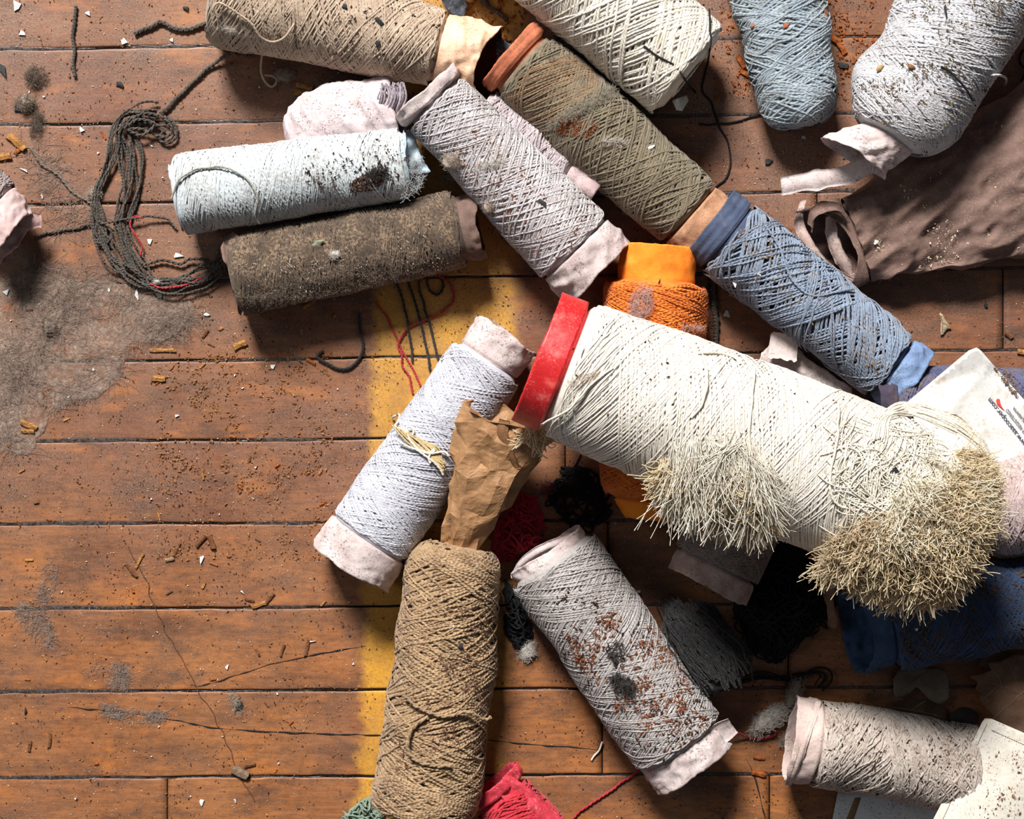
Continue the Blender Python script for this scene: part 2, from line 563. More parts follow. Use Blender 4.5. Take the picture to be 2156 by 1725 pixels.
def wind_geo(c, w=5.0, layers=3.2, alpha=24, seg=12, mess=1.0, seed=1, spacing=1.15, thick=1.0, v0=0, v1=None, arc=1.5, sides=4, gap=0.0, coat=True, jump=0.5):
    """a continuous cross-wound strand laid over a yarn body"""
    r = np.random.default_rng(seed)
    v1 = c.L if v1 is None else v1
    L = v1 - v0
    rm = (c.rA + c.rB) / 2 + c.bulge * 0.6
    circ = 2 * PI * rm * (1 + c.sq) / 2
    a = math.radians(alpha)
    total = layers * circ * L / w
    n = int(total / seg)
    T = total * math.cos(a) / circ
    pitch = circ * math.tan(a)
    m = max(round(2 * L / pitch), 1)
    q = m + w * spacing / (circ * math.sin(a))
    P = T / q * 2
    s = np.linspace(0, 1, n)
    ph = s * P / 2
    npass = int(P) + 3
    jit = np.cumsum(r.normal(0, jump * w / rm, npass)) + r.normal(0, 0.5 * w / rm, npass)
    th = 2 * PI * T * s + np.interp(s * P, np.arange(npass), jit)
    tri = np.arccos(np.clip(0.9985 * np.cos(2 * PI * ph), -1, 1)) / PI
    ins = np.interp(s * P, np.arange(npass), r.uniform(0, 9 / L, npass))
    v = v0 + L * (0.5 + (tri - 0.5) * (1 - ins * 2))
    q3 = np.stack([s * total / 70.0, 0 * s, 0 * s], -1)
    v = v + mess * (2.6 * vnoise(q3, 1.0, seed) + 1.2 * vnoise(q3 * 4, 1.0, seed + 1))
    v = np.clip(v, v0 + 1, v1 - 1)
    lay = (s - 1) * w * 1.1 * thick
    dr = lay + 0.3 * w + 0.22 * w * vnoise(q3 * 0.7, 1.0, seed + 2)
    Pt = c.point(v, th, dr)
    N = c.normal(v, th)
    wid = w * 0.5 * (1 + 0.12 * vnoise(q3 * 3, 1.0, seed + 3))
    V, F, UV = tubes(Pt[None], wid[None], sides, N[None], arc=arc)
    parts = [(V, F[:, ::-1], UV)]
    if coat:
        nv, nu = max(int(L / 9), 8), 56
        vv = np.linspace(v0, v1, nv)[:, None]; tt = (np.arange(nu) / nu * 2 * PI)[None]
        B = c.point(np.broadcast_to(vv, (nv, nu)), np.broadcast_to(tt, (nv, nu)), -w * (1.1 * thick) - gap)
        # close the two shoulders down to the tube
        e0 = c.centre(np.array([v0])) + (B[0] - c.centre(np.array([v0]))) * 0.55
        e1 = c.centre(np.array([v1])) + (B[-1] - c.centre(np.array([v1]))) * 0.55
        B = np.concatenate([e0[None], B, e1[None]], 0)
        uv = np.zeros((B.shape[0] * nu, 2))
        parts.append((B.reshape(-1, 3), grid_faces(B.shape[0], nu, True), uv))
    return parts

def winding(c, mat, parent, w=5.0, name='yarn_winding', over=0.5, endwrap=0, endwrapA=0, **kw):
    w = w * 0.9
    parts = wind_geo(c, w=w, **kw)
    if over and kw.get('coat', True):
        k2 = dict(kw); k2.update(coat=False, layers=over, alpha=kw.get('alpha', 24) + 5, seed=kw.get('seed', 1) + 500, thick=-0.35, spacing=2.3, jump=3.0, mess=kw.get('mess', 1) * 1.3)
        parts += wind_geo(c, w=w * 0.85, **k2)
        if endwrapA:
            k3 = dict(k2); k3.update(v0=-3.0, v1=endwrapA, layers=1.4, alpha=42, thick=-0.1, spacing=1.4, seed=79)
            parts += wind_geo(c, w=w, **k3)
        if endwrap:
            k3 = dict(k2); k3.update(v0=c.L - endwrap, v1=c.L + 0.0, layers=1.3, alpha=46, thick=-0.1, spacing=1.4, seed=77)
            parts += wind_geo(c, w=w, **k3)
        k2.update(alpha=max(kw.get('alpha', 24) - 6, 8), seed=kw.get('seed', 1) + 700, layers=over * 0.7)
        parts += wind_geo(c, w=w * 0.8, **k2)
    V, F, UV = join(parts)
    return mesh_obj(name, V, F, mat, parent, UV)

def tube_part(c, mat, parent, extA=0, extB=0, rA=None, rB=None, sqA=None, sqB=None, amp=5, feat=28, torn=5, cutA=None, cutB=None, seed=1, name='paper_tube', wall=3.0, over=26, shiftA=(0, 0), shiftB=(0, 0), flare=1.0, ribs=None, mat_in=None):
    """hollow crumpled paper tube: whole length, shown at the ends; cut(theta) retracts the edge in px"""
    rA = (rA or 0.9 * c.rA); rB = (rB or 0.9 * c.rB)
    nu = 84
    va = np.r_[np.linspace(-extA, over, max(int((extA + over) / 4), 3)), np.linspace(over + 20, c.L - over - 20, 5), np.linspace(c.L - over, c.L + extB, max(int((extB + over) / 4), 3))]
    va = np.unique(va)
    nv = len(va)
    th = np.arange(nu) / nu * 2 * PI
    V, TH = np.meshgrid(va, th, indexing='ij')
    q = np.stack([np.cos(TH), np.sin(TH), 0 * TH], -1)
    torn = torn * 0.7
    edge = vnoise(q * 1.6, 1.0, seed) * torn + vnoise(q * 8, 1.0, seed + 1) * torn * 0.22 + vnoise(q * 25, 1.0, seed + 2) * 0.8
    ca = (cutA(th) if cutA else 0 * th)[None]; cb = (cutB(th) if cutB else 0 * th)[None]
    if extA > 0:
        f = np.clip(-V / max(extA, 1), 0, 1)
        V = V + f * (edge + torn + ca) * (V < 0)
    if extB > 0:
        f = np.clip((V - c.L) / max(extB, 1), 0, 1)
        V = V - f * (edge + torn + cb) * (V > c.L)
    g = np.clip(V / c.L, 0, 1)
    oA = np.clip(-V / max(extA, 1), 0, 1.2); oB = np.clip((V - c.L) / max(extB, 1), 0, 1.2)
    inner = np.minimum(c.radius(np.clip(V, 0, c.L)) - 11, (rA * (1 - g) + rB * g))
    R = np.where(V < 0, rA * flare ** oA, np.where(V > c.L, rB * flare ** oB, inner))
    sm = np.clip((V + over) / over, 0, 1)
    out = np.clip(oA * 3, 0, 1) + np.clip(oB * 3, 0, 1)
    base = np.where(V < 0, -extA, V)
    sq = c.sq * np.ones_like(V)
    if sqA is not None: sq = sq + (sqA - c.sq) * np.clip(oA * 1.5, 0, 1)
    if sqB is not None: sq = sq + (sqB - c.sq) * np.clip(oB * 1.5, 0, 1)
    def shell(dr):
        C = c.centre(V) + oA[..., None] * np.array([shiftA[0], -shiftA[1], 0.]) + oB[..., None] * np.array([shiftB[0], -shiftB[1], 0.])
        # the squashed end sinks so that it still rests on what carries it
        d = np.sin(TH)[..., None] * c.s + np.cos(TH)[..., None] * c.n * sq[..., None]
        P0 = C + d * R[..., None]
        k = crumple(P0, feat, seed + 7) * amp * out
        if ribs: k = k + ribs[0] * out * (1 - 2 * np.abs(np.sin(V / ribs[1] * PI + 0.4 * np.sin(2 * TH))) ** 0.6)
        return C + d * (R + k + dr)[..., None]
    O, I = shell(0), shell(-wall)
    Vv = np.concatenate([O.reshape(-1, 3), I.reshape(-1, 3)])
    fo = grid_faces(nv, nu, True)
    fi = grid_faces(nv, nu, True)[:, ::-1] + nv * nu
    j = np.arange(nu); j2 = (j + 1) % nu
    c0 = np.stack([j, j + nv * nu, j2 + nv * nu, j2], -1)
    b = (nv - 1) * nu
    c1 = np.stack([b + j, b + j2, b + j2 + nv * nu, b + j + nv * nu], -1)
    uv = np.stack([np.tile(TH.ravel() / (2 * PI), 2), np.tile(V.ravel() * S * 100, 2)], -1)
    o = mesh_obj(name, Vv, np.vstack([fo, fi, c0, c1]), mat, parent, uv)
    if mat_in is not None:
        o.data.materials.append(mat_in)
        mi = np.zeros(len(o.data.polygons), np.int32); mi[len(fo):len(fo) + len(fi)] = 1
        o.data.polygons.foreach_set('material_index', mi)
    return o

# ------------------------------------------------------------------ sheets
def inside_poly(px, py, poly):
    px, py = np.asarray(px, float), np.asarray(py, float)
    ins = np.zeros(px.shape, bool)
    n = len(poly)
    for i in range(n):
        x1, y1 = poly[i]; x2, y2 = poly[(i + 1) % n]
        c = ((y1 > py) != (y2 > py)) & (px < (x2 - x1) * (py - y1) / (y2 - y1 + 1e-9) + x1)
        ins ^= c
    return ins

def sheet(name, poly, zf, mat, parent=None, step=9, thick=1.5, jag=0.0, seed=1, reg=False, smooth=True, uv=False):
    """thin solid sheet with outline poly (photo px) and height function zf(px,py)"""
    poly = np.asarray(poly, float)
    pts = []
    n = len(poly)
    for i in range(n):
        a, b = poly[i], poly[(i + 1) % n]
        k = max(int(np.linalg.norm(b - a) / (step * 0.8)), 1)
        for t in range(k):
            pts.append(a + (b - a) * t / k)
    pts = np.array(pts)
    if jag:
        q = np.c_[pts, 0 * pts[:, 0]]
        pts = pts + jag * np.c_[vnoise(q, 13, seed), vnoise(q, 13, seed + 1)] + 0.5 * jag * np.c_[vnoise(q, 5, seed + 2), vnoise(q, 5, seed + 3)]
    lo, hi = pts.min(0), pts.max(0)
    gx, gy = np.meshgrid(np.arange(lo[0], hi[0], step), np.arange(lo[1], hi[1], step))
    g = np.c_[gx.ravel(), gy.ravel()]
    g = g + np.random.default_rng(seed).uniform(-0.25, 0.25, g.shape) * step
    g = g[inside_poly(g[:, 0], g[:, 1], pts)]
    if len(g):
        d = np.min(np.linalg.norm(g[:, None] - pts[None], axis=2), axis=1)
        g = g[d > step * 0.45]
    allp = np.vstack([pts, g])
    m = len(pts)
    vo, eo, fo, *_ = delaunay_2d_cdt([Vector(p) for p in allp], [], [list(range(m))], 1, 1e-4)
    P = np.array([(v[0], v[1]) for v in vo])
    F = np.array([list(f)[:3] for f in fo])
    # ccw in px space means cw in world: flip so that normals look up
    a, b, c = P[F[:, 0]], P[F[:, 1]], P[F[:, 2]]
    area2 = (b[:, 0] - a[:, 0]) * (c[:, 1] - a[:, 1]) - (b[:, 1] - a[:, 1]) * (c[:, 0] - a[:, 0])
    F[area2 > 0] = F[area2 > 0][:, ::-1]
    z = zf(P[:, 0], P[:, 1])
    top = W(P[:, 0], P[:, 1], z)
    bot = W(P[:, 0], P[:, 1], z - thick)
    nP = len(P)
    e = {}
    for f in F:
        for i in range(3):
            e[(f[i], f[(i + 1) % 3])] = 1
    bd = [(i, j) for (i, j) in e if (j, i) not in e]
    side = np.array([[j, i, i + nP, j + nP] for i, j in bd])
    tris = np.vstack([F, F[:, ::-1] + nP])
    if reg:
        def hgt(X, Y, poly=pts.copy(), zf=zf):
            z = np.zeros(X.shape)
            for _ in range(2):
                k = 1 - z / H
                px, py = X / k + 1078, 862.5 - Y / k
                z = np.where(inside_poly(px, py, poly), zf(px, py), 0)
            return z
        REG.append(hgt)
    return mesh_obj(name, np.vstack([top, bot]), side, mat, parent, smooth=smooth, tris=tris)

def P3(px, py, z=0):
    return np.stack(np.broadcast_arrays(np.asarray(px, float), np.asarray(py, float), np.asarray(z, float)), -1)

# ------------------------------------------------------------------ threads, cords, hair, fluff
def thread_path(pts, n=None, lift=None, drape=False, wob=0.0, seed=1):
    """pts: (px,py,z) or (px,py) with drape -> world path"""
    p = np.asarray([tuple(q) + ((0,) if len(q) == 2 else ()) for q in pts], float)
    L = np.sum(np.linalg.norm(np.diff(p[:, :2], axis=0), axis=1))
    n = n or max(int(L / 5), 6)
    q = spline(p, n)
    if wob:
        w = np.stack([np.linspace(0, L, n), np.full(n, seed * 13.7), np.zeros(n)], -1)
        q[:, 0] += wob * vnoise(w, 22, seed); q[:, 1] += wob * vnoise(w, 22, seed + 1)
    z = q[:, 2] + (lift or 0)
    if drape:
        zz = surf_z(q[:, 0], q[:, 1])
        # a thread spans dips: take a running maximum and smooth it
        k = 3
        zp = np.pad(zz, k, mode='edge')
        zz = np.max([zp[i:i + n] for i in range(2 * k + 1)], axis=0)
        zp = np.pad(zz, k, mode='edge')
        zz = np.mean([zp[i:i + n] for i in range(2 * k + 1)], axis=0)
        z = z + zz
    return W(q[:, 0], q[:, 1], z)

def plies(path, r, ply=2, pitch=None):
    """twist a path into plies; returns V,F,UV"""
    if ply == 1:
        return tubes(path[None], r, 6)
    T = unit(np.gradient(path, axis=0))
    ref = np.array([0, 0, 1.0])
    B = unit(np.cross(T, ref + 0 * T)); N = unit(np.cross(B, T))
    s = np.r_[0, np.cumsum(np.linalg.norm(np.diff(path, axis=0), axis=1))]
    pitch = pitch or r * 7
    out = []
    for k in range(ply):
        a = 2 * PI * (s / pitch + k / ply)
        out.append(path + (np.cos(a)[:, None] * B + np.sin(a)[:, None] * N) * r * 0.5)
    return tubes(np.stack(out), r * 0.62, 5)

def thread(name, label, cat, pts, r, mat, drape=True, ply=1, lift=None, wob=2.0, seed=1, parent=None, group=None, fine=False):
    p = thread_path(pts, lift=(r if lift is None else lift), drape=drape, wob=wob, seed=seed,
                    n=max(int(sum(math.dist(a[:2], b[:2]) for a, b in zip(pts, pts[1:])) / (2.2 * r if ply > 1 else 4.5)), 6))
    V, F, UV = plies(p, r, ply)
    o = mesh_obj(name, V, F, mat, parent, UV)
    if parent is None:
        tag(o, label, cat, group)
    return o

def hairs(root, direction, length, curl, K, r, droop=0.0, seed=1, taper=True):
    """root (M,3), direction (M,3) -> tube geometry"""
    g = np.random.default_rng(seed)
    M = len(root)
    d = unit(np.asarray(direction, float))
    length = np.broadcast_to(np.asarray(length, float), (M,))
    st = (length / (K - 1))[:, None]
    P = [np.asarray(root, float)]
    turn = g.normal(0, 1, (M, 3)) * curl
    for i in range(K - 1):
        P.append(P[-1] + d * st)
        turn = turn * 0.8 + g.normal(0, 1, (M, 3)) * curl * 0.6
        d = d + turn
        d[:, 2] -= droop
        d = unit(d)
    P = np.stack(P, 1)
    P[..., 2] = np.maximum(P[..., 2], 0.6)
    rad = np.broadcast_to(np.asarray(r, float), (M,))[:, None] * (np.linspace(1, 0.35, K)[None] if taper else np.ones((1, K)))
    return tubes(P, rad, 3)

def fluff(name, label, px, py, rx, ry, mat, n=500, ang=0.0, hgt=0.6, seed=1, r=0.55, z=None, parent=None, length=26, group=None, cat='fluff', dense=True):
    """a tuft of matted fibres, rx,ry px half sizes, turned by ang degrees"""
    g = np.random.default_rng(seed)
    n = int(n * 0.5); r = r * 0.8
    a = math.radians(ang)
    u = unit(g.normal(0, 1, (n, 3))) * g.uniform(0.2, 1, (n, 1)) ** 0.5
    lob = 1 + 0.35 * vnoise(u * 1.6, 1.0, seed)[:, None]
    u = u * lob
    rz = min(rx, ry) * hgt
    X = u[:, 0] * rx; Y = u[:, 1] * ry
    qx, qy = px + X * math.cos(a) - Y * math.sin(a), py + X * math.sin(a) + Y * math.cos(a)
    zb = surf_z(qx, qy) if z is None else np.full(n, float(z))
    zb = np.minimum(zb, np.median(zb) + rz)
    root = W(qx, qy, zb + rz * 0.7 + u[:, 2] * rz)
    d = np.cross(u, g.normal(0, 1, (n, 3)))
    d[:, 2] *= 0.4
    V, F, UV = hairs(root - unit(d) * length / 2, d, g.uniform(0.6, 1.3, n) * length, 0.32, 7, r, seed=seed)
    parts = [(V, F, UV)]
    if dense and rx / ry < 2.4 and ry / rx < 2.4:
        nv, nu = 12, 22
        t1 = np.linspace(0.05, PI - 0.05, nv)[:, None]; t2 = (np.arange(nu) / nu * 2 * PI)[None]
        sx = np.sin(t1) * np.cos(t2); sy = np.sin(t1) * np.sin(t2); sz = np.cos(t1) * np.ones_like(t2)
        q = np.stack([sx, sy, sz], -1)
        k = 0.72 * (1 + 0.35 * vnoise(q * 1.6, 1.0, seed) + 0.18 * vnoise(q * 5, 1.0, seed + 1))
        X = sx * k * rx; Y = sy * k * ry
        qx, qy = px + X * math.cos(a) - Y * math.sin(a), py + X * math.sin(a) + Y * math.cos(a)
        C = W(qx, qy, np.median(zb) + rz * 0.7 + sz * k * rz)
        parts.append((C.reshape(-1, 3), grid_faces(nv, nu, True), np.zeros((nv * nu, 2))))
    V, F, UV = join(parts)
    o = mesh_obj(name, V, F, mat, parent, UV)
    if parent is None:
        tag(o, label, cat, group)
    else:
        tag(o, kind='stuff')
    return o

def flakes(px, py, size, seed=1, flat=0.5, lift=0.3, long=1.6, z=None):
    """many tiny irregular solid crumbs (octahedra) at pixels; returns V,F(tri)"""
    g = np.random.default_rng(seed)
    n = len(px)
    zz = surf_z(px, py) if z is None else np.broadcast_to(z, (n,))
    c = W(px, py, zz + lift * size)
    base = np.array([[1, 0, 0], [-1, 0, 0], [0, 1, 0], [0, -1, 0], [0, 0, 1], [0, 0, -1]], float)
    v = base[None] * np.stack([g.uniform(0.7, long, n), g.uniform(0.35, 0.8, n), g.uniform(0.25, 0.8, n) * flat * 1.4], -1)[:, None, :]
    v = v + g.uniform(-0.16, 0.16, v.shape)
    v = v * (np.asarray(size) * 0.5)[:, None, None]
    a = g.uniform(0, 2 * PI, n); ca, sa = np.cos(a), np.sin(a)
    b = g.normal(0, 0.35, n); cb, sb = np.cos(b), np.sin(b)
    x, y, z_ = v[..., 0], v[..., 1], v[..., 2]
    x, z_ = x * cb[:, None] - z_ * sb[:, None], x * sb[:, None] + z_ * cb[:, None]
    x, y = x * ca[:, None] - y * sa[:, None], x * sa[:, None] + y * ca[:, None]
    V = c[:, None, :] + np.stack([x, y, z_], -1)
    f = np.array([[0, 2, 4], [2, 1, 4], [1, 3, 4], [3, 0, 4], [2, 0, 5], [1, 2, 5], [3, 1, 5], [0, 3, 5]])
    F = (f[None] + (np.arange(n) * 6)[:, None, None]).reshape(-1, 3)
    return V.reshape(-1, 3), F

def crumbs(name, label, cat, px, py, size, mat, seed=1, parent=None, **kw):
    V, F = flakes(np.asarray(px, float), np.asarray(py, float), np.asarray(size, float), seed, **kw)
    o = mesh_obj(name, V, F, mat, parent, smooth=False)
    tag(o, label if parent is None else None, cat if parent is None else None, None, 'stuff')
    return o

def scatter(n, x0, y0, x1, y1, seed, feat=80, bias=0.5, poly=None):
    """clustered random pixels"""
    g = np.random.default_rng(seed)
    x = g.uniform(x0, x1, n * 6); y = g.uniform(y0, y1, n * 6)
    d = vnoise(np.stack([x, y, 0 * x], -1), feat, seed) * 0.5 + 0.5 + 0.5 * vnoise(np.stack([x, y, 0 * x], -1), feat * 0.3, seed + 1)
    k = g.uniform(0, 1, n * 6) < np.clip((d - 0.5) * 1.6 + bias, 0.02, 1)
    x, y = x[k], y[k]
    if poly is not None:
        i = inside_poly(x, y, poly)
        x, y = x[i], y[i]
    return x[:n], y[:n]

def tangle(name, label, cat, poly, mat, n=30, r=2.2, loops=3, rad=30, zmax=60, seed=1, ply=1, parent=None, center=None, K=60):
    """a heap of loosely looped yarn filling poly; each strand wanders in loops"""
    g = np.random.default_rng(seed)
    poly = np.asarray(poly, float)
    lo, hi = poly.min(0), poly.max(0)
    ctr = poly.mean(0)
    out = []
    while len(out) < n:
        c = g.uniform(lo, hi)
        if not inside_poly(c[:1], c[1:], poly)[0]:
            continue
        t = np.linspace(0, 1, K)
        a0 = g.uniform(0, 6.28)
        R = rad * g.uniform(0.4, 1.1)
        q = np.stack([t * 3.5, np.full(K, g.uniform(0, 99)), np.full(K, g.uniform(0, 99))], -1)
        x = c[0] + R * np.cos(a0 + 2 * PI * loops * t * g.uniform(0.5, 1)) * (1 + 0.5 * vnoise(q, 1, 1)) + rad * 1.3 * vnoise(q, 1, 2)
        y = c[1] + R * g.uniform(0.5, 1) * np.sin(a0 + 2 * PI * loops * t) * (1 + 0.5 * vnoise(q, 1, 3)) + rad * 1.3 * vnoise(q, 1, 4)
        # keep within the heap
        ins = inside_poly(x, y, poly)
        x = np.where(ins, x, x * 0.72 + ctr[0] * 0.28); y = np.where(ins, y, y * 0.72 + ctr[1] * 0.28)
        k = np.array([0.25, 0.5, 0.25])
        x = np.convolve(np.pad(x, 1, mode='edge'), k, 'valid'); y = np.convolve(np.pad(y, 1, mode='edge'), k, 'valid')
        dist = np.hypot((x - ctr[0]) / (hi[0] - lo[0]), (y - ctr[1]) / (hi[1] - lo[1])) * 2
        dome = zmax * np.clip(1 - dist ** 2, 0.06, 1)
        z = r + dome * (0.55 + 0.45 * vnoise(q * 1.7, 1, 5)) * (0.35 + 0.65 * len(out) / n)
        out.append(W(x, y, z))
    P = np.stack(out)
    V, F, UV = tubes(P, r, 5)
    o = mesh_obj(name, V, F, mat, parent, UV)
    if parent is None:
        tag(o, label, cat)
    return o

def bundle(pts, n, spread, r, seed=1, wav=1.0, drape=False, zs=None):
    """n strands running loosely side by side along a path; returns geometry"""
    g = np.random.default_rng(seed)
    base = np.asarray([tuple(q) + ((0,) if len(q) == 2 else ()) for q in pts], float)
    L = np.sum(np.linalg.norm(np.diff(base[:, :2], axis=0), axis=1))
    K = max(int(L / (2.4 * r)), 10)
    out = []
    q = spline(base, K)
    d = unit(np.gradient(q[:, :2], axis=0)); nrm = np.c_[-d[:, 1], d[:, 0]]
    s = np.linspace(0, L, K)
    for i in range(n):
        w = np.stack([s / 75.0, np.full(K, i * 7.3 + seed), np.zeros(K)], -1)
        off = spread * (g.uniform(-0.5, 0.5) + 0.75 * vnoise(w, 1, seed)) + wav * 2 * vnoise(w * 4, 1, seed + 1)
        zz = q[:, 2] + r + (zs if zs is not None else spread * 0.5) * (0.5 + 0.5 * vnoise(w * 1.2, 1, seed + 2))
        xy = q[:, :2] + nrm * off[:, None]
        if drape: zz = zz + surf_z(xy[:, 0], xy[:, 1])
        out.append(W(xy[:, 0], xy[:, 1], zz))
    parts = [plies(p, r, 2) for p in out]
    return join(parts)
# ================================================================== THE THINGS
C = srgb
DIRT = C(70, 50, 38)

def cone_thing(name, label, c, yarn_mat, w, wind=None, tube_mat=None, tube=None, group=None, cat='yarn cone'):
    mid = (c.A + c.B) / 2
    k = 1 - mid[2] / H
    e = thing(name, label, cat, mid[0] / k + 1078, 862.5 - mid[1] / k, max(mid[2] - c.sq * (c.rA + c.rB) / 2, 0), group)
    yo = winding(c, yarn_mat, e, w=w, **(wind or {}))
    if tube_mat is not None:
        tube_part(c, tube_mat, e, **(tube or {}))
    return e

pinkpaper = mat_paper('pale_pink_felt_paper', C(208, 193, 189), C(180, 160, 156), speck=0.7, stain=C(160, 120, 110), stain_amt=0.35)

# --- 1 crushed dark brown paper cone, far right (lies on the floor, under the big grey cone)
m_brownpaper = mat_paper('dusty_brown_card', C(122, 97, 88), C(98, 76, 68), speck=0.25, speck_col=C(190, 165, 140), stain=C(150, 124, 108), stain_amt=0.5)
cb = Cone((1800, 505), (2290, 325), 52, 66, 92, 205, sq=0.36, lump=7, seed=41, shA=4, shB=4)
crushed = thing('crushed_paper_cone', 'large crushed dusty brown card cone lying open under the grey yarn', 'paper cone', 2000, 430)
tube_part(cb, m_brownpaper, crushed, extA=105, rA=92, amp=11, feat=46, torn=9, seed=4, sqA=0.5, name='card_shell', wall=4,
          cutA=lambda th: 88 * np.clip(np.cos(th - 0.25), 0, 1) ** 0.8)
# make the covered length read as creased card too
cs = crushed.children[0].data
_v = np.empty(len(cs.vertices) * 3, np.float32); cs.vertices.foreach_get('co', _v); _v = _v.reshape(-1, 3)
def remesh_card():
    nu, nv = 150, 110
    v = np.linspace(2, cb.L + 30, nv)[:, None] * np.ones((1, nu)); th = (np.arange(nu) / nu * 2 * PI)[None] * np.ones((nv, 1))
    d = np.sin(th)[..., None] * cb.s + np.cos(th)[..., None] * cb.n * cb.sq
    P0 = cb.centre(v) + d * cb.radius(v)[..., None]
    ang = math.radians(40)
    q = P0.copy(); q[..., 0], q[..., 1] = (P0[..., 0] * math.cos(ang) + P0[..., 1] * math.sin(ang)) / 2.8, -P0[..., 0] * math.sin(ang) + P0[..., 1] * math.cos(ang)
    k = 17 * crumple(q, 46, 8) + 5 * vnoise(q, 17, 4) + 1.5 * vnoise(q, 7, 4)
    edge = 14 * vnoise(P0, 30, 3) * np.exp(-((th - PI / 2) / 0.5) ** 2)
    P = cb.centre(v) + d * (cb.radius(v) + cb.lumps(v, th) + edge)[..., None]
    P[..., 2] += k * np.clip(np.cos(th) * 2 + 0.6, 0, 1)
    P[..., 2] = np.maximum(P[..., 2], 1.0)
    mesh_obj('card_body', P, grid_faces(nv, nu, True), m_brownpaper, crushed)
remesh_card()
m_inner = mat_paper('inner_card', C(196, 172, 162), C(160, 130, 122), speck=0.6, speck_col=C(70, 52, 46))
def curl_strip(name, line, width, dirz, mat, parent, thick=3, seed=1, side=(0, 0, 1), n=40, wide_taper=0.15):
    """a band of card following line (px,py,z) with given width along vector side"""
    q = spline(line, n)
    p = W(q[:, 0], q[:, 1], q[:, 2])
    sv = np.asarray(side, float); sv = sv / np.linalg.norm(sv)
    t = np.linspace(0, 1, n)
    wd = width * (1 - wide_taper * np.abs(2 * t - 1) ** 3) * (1 + 0.12 * vnoise(P3(t * 9, seed, 0), 1, seed))
    T = unit(np.gradient(p, axis=0)); Nn = unit(np.cross(T, sv + 0 * T))
    rows = []
    for f in np.linspace(-0.5, 0.5, 7):
        rows.append(p + sv[None] * (wd * f)[:, None] + Nn * (dirz * (0.25 - f * f) * 4)[..., None] if not np.isscalar(dirz) else p + sv[None] * (wd * f)[:, None] + Nn * dirz * (0.25 - f * f) * 4)
    A = np.stack(rows, 1)
    A = A + 1.2 * vnoise(A, 9, seed)[..., None]
    B = A - Nn[:, None] * thick
    V = np.concatenate([A.reshape(-1, 3), B.reshape(-1, 3)])
    f1 = grid_faces(n, 7); off = n * 7
    f2 = f1[:, ::-1] + off
    i = np.arange(n - 1); e1 = np.stack([i * 7, i * 7 + off, (i + 1) * 7 + off, (i + 1) * 7], -1)
    e2 = np.stack([i * 7 + 6, (i + 1) * 7 + 6, (i + 1) * 7 + 6 + off, i * 7 + 6 + off], -1)
    j = np.arange(6); e3 = np.stack([j, j + 1, j + 1 + off, j + off], -1); b = (n - 1) * 7
    e4 = np.stack([b + j, b + j + off, b + j + 1 + off, b + j + 1], -1)
    return mesh_obj(name, V, np.vstack([f1, f2, e1, e2, e3, e4]), mat, parent)
tag(curl_strip('rolled_rim', [(1690, 425, 50), (1682, 470, 62), (1705, 520, 66), (1745, 565, 58), (1790, 592, 40), (1812, 585, 34)], 22, 5, m_inner, crushed, side=(0.85, 0.5, 0.35), seed=3), 'paler rolled rim of the card cone')
curl_strip('curled_flap', [(1706, 482, 92), (1712, 452, 104), (1735, 436, 110), (1765, 438, 108), (1784, 462, 100)], 24, 6, m_brownpaper, crushed, side=(0.3, -0.9, 0.3), seed=6)
curl_strip('inner_fold', [(1748, 455, 62), (1752, 500, 60), (1770, 545, 50), (1795, 585, 36)], 26, 6, m_inner, crushed, side=(0.9, 0.25, 0.5), seed=8)
m_mauveyarn = mat_yarn('mauve_grey_yarn', C(150, 136, 132), C(120, 104, 100), dirt=0.4)
g_ = np.random.default_rng(3)
_out = []
for i in range(60):
    t = g_.uniform(0, 1); x0 = 1812 + 175 * t + g_.normal(0, 4); y0 = 560 - 22 * t
    _out.append(W(*[np.array(a) for a in zip(*spline([(x0 + 8, y0 - 28, 52), (x0 + 2, y0 + 5, 50), (x0 - 12 - 12 * t, y0 + 26, 30), (x0 - 22 - 30 * t + g_.normal(0, 8), y0 + 42 - 28 * t + g_.normal(0, 5), 8)], 14))]))
_V, _F, _U = tubes(np.stack(_out), 2.0, 4)
tag(mesh_obj('yarn_remnant', _V, _F, m_mauveyarn, crushed, _U), 'grey yarn still clinging along the lower edge', kind='stuff')

# --- 2 taupe cone, top left
y1 = mat_yarn('taupe_yarn', C(196, 173, 150), C(164, 142, 122), dirt=0.28, patch=80)
c1 = Cone((452, -22), (926, 104), 106, 80, 112, 79, sq=0.95, seed=2, shA=40, dropA=0.3, shB=8, dropB=0.1)
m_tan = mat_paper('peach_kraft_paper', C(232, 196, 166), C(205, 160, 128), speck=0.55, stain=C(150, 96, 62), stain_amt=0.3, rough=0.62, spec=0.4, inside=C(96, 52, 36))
t1 = cone_thing('yarn_cone', 'taupe yarn cone at the top edge with a crumpled peach paper end', c1, y1, 5.4, dict(alpha=24, layers=3.4, seed=21), m_tan,
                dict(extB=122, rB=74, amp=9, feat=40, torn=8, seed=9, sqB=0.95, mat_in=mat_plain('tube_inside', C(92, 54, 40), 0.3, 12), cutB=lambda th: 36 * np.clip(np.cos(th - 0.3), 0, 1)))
thread('loose_end', None, None, [(455, 30, 6), (448, 18, 10), (462, 6, 8), (500, 28, 4), (530, 50, 3), (548, 78, 3), (575, 88, 3), (600, 78, 3), (620, 50, 2)], 2.6, y1, parent=t1, wob=1)
thread('loose_end', None, None, [(548, 80, 4), (552, 110, 40), (548, 140, 20), (556, 168, 8), (572, 182, 4), (583, 172, 3), (576, 162, 3), (556, 158, 6)], 2.6, y1, parent=t1, drape=False)

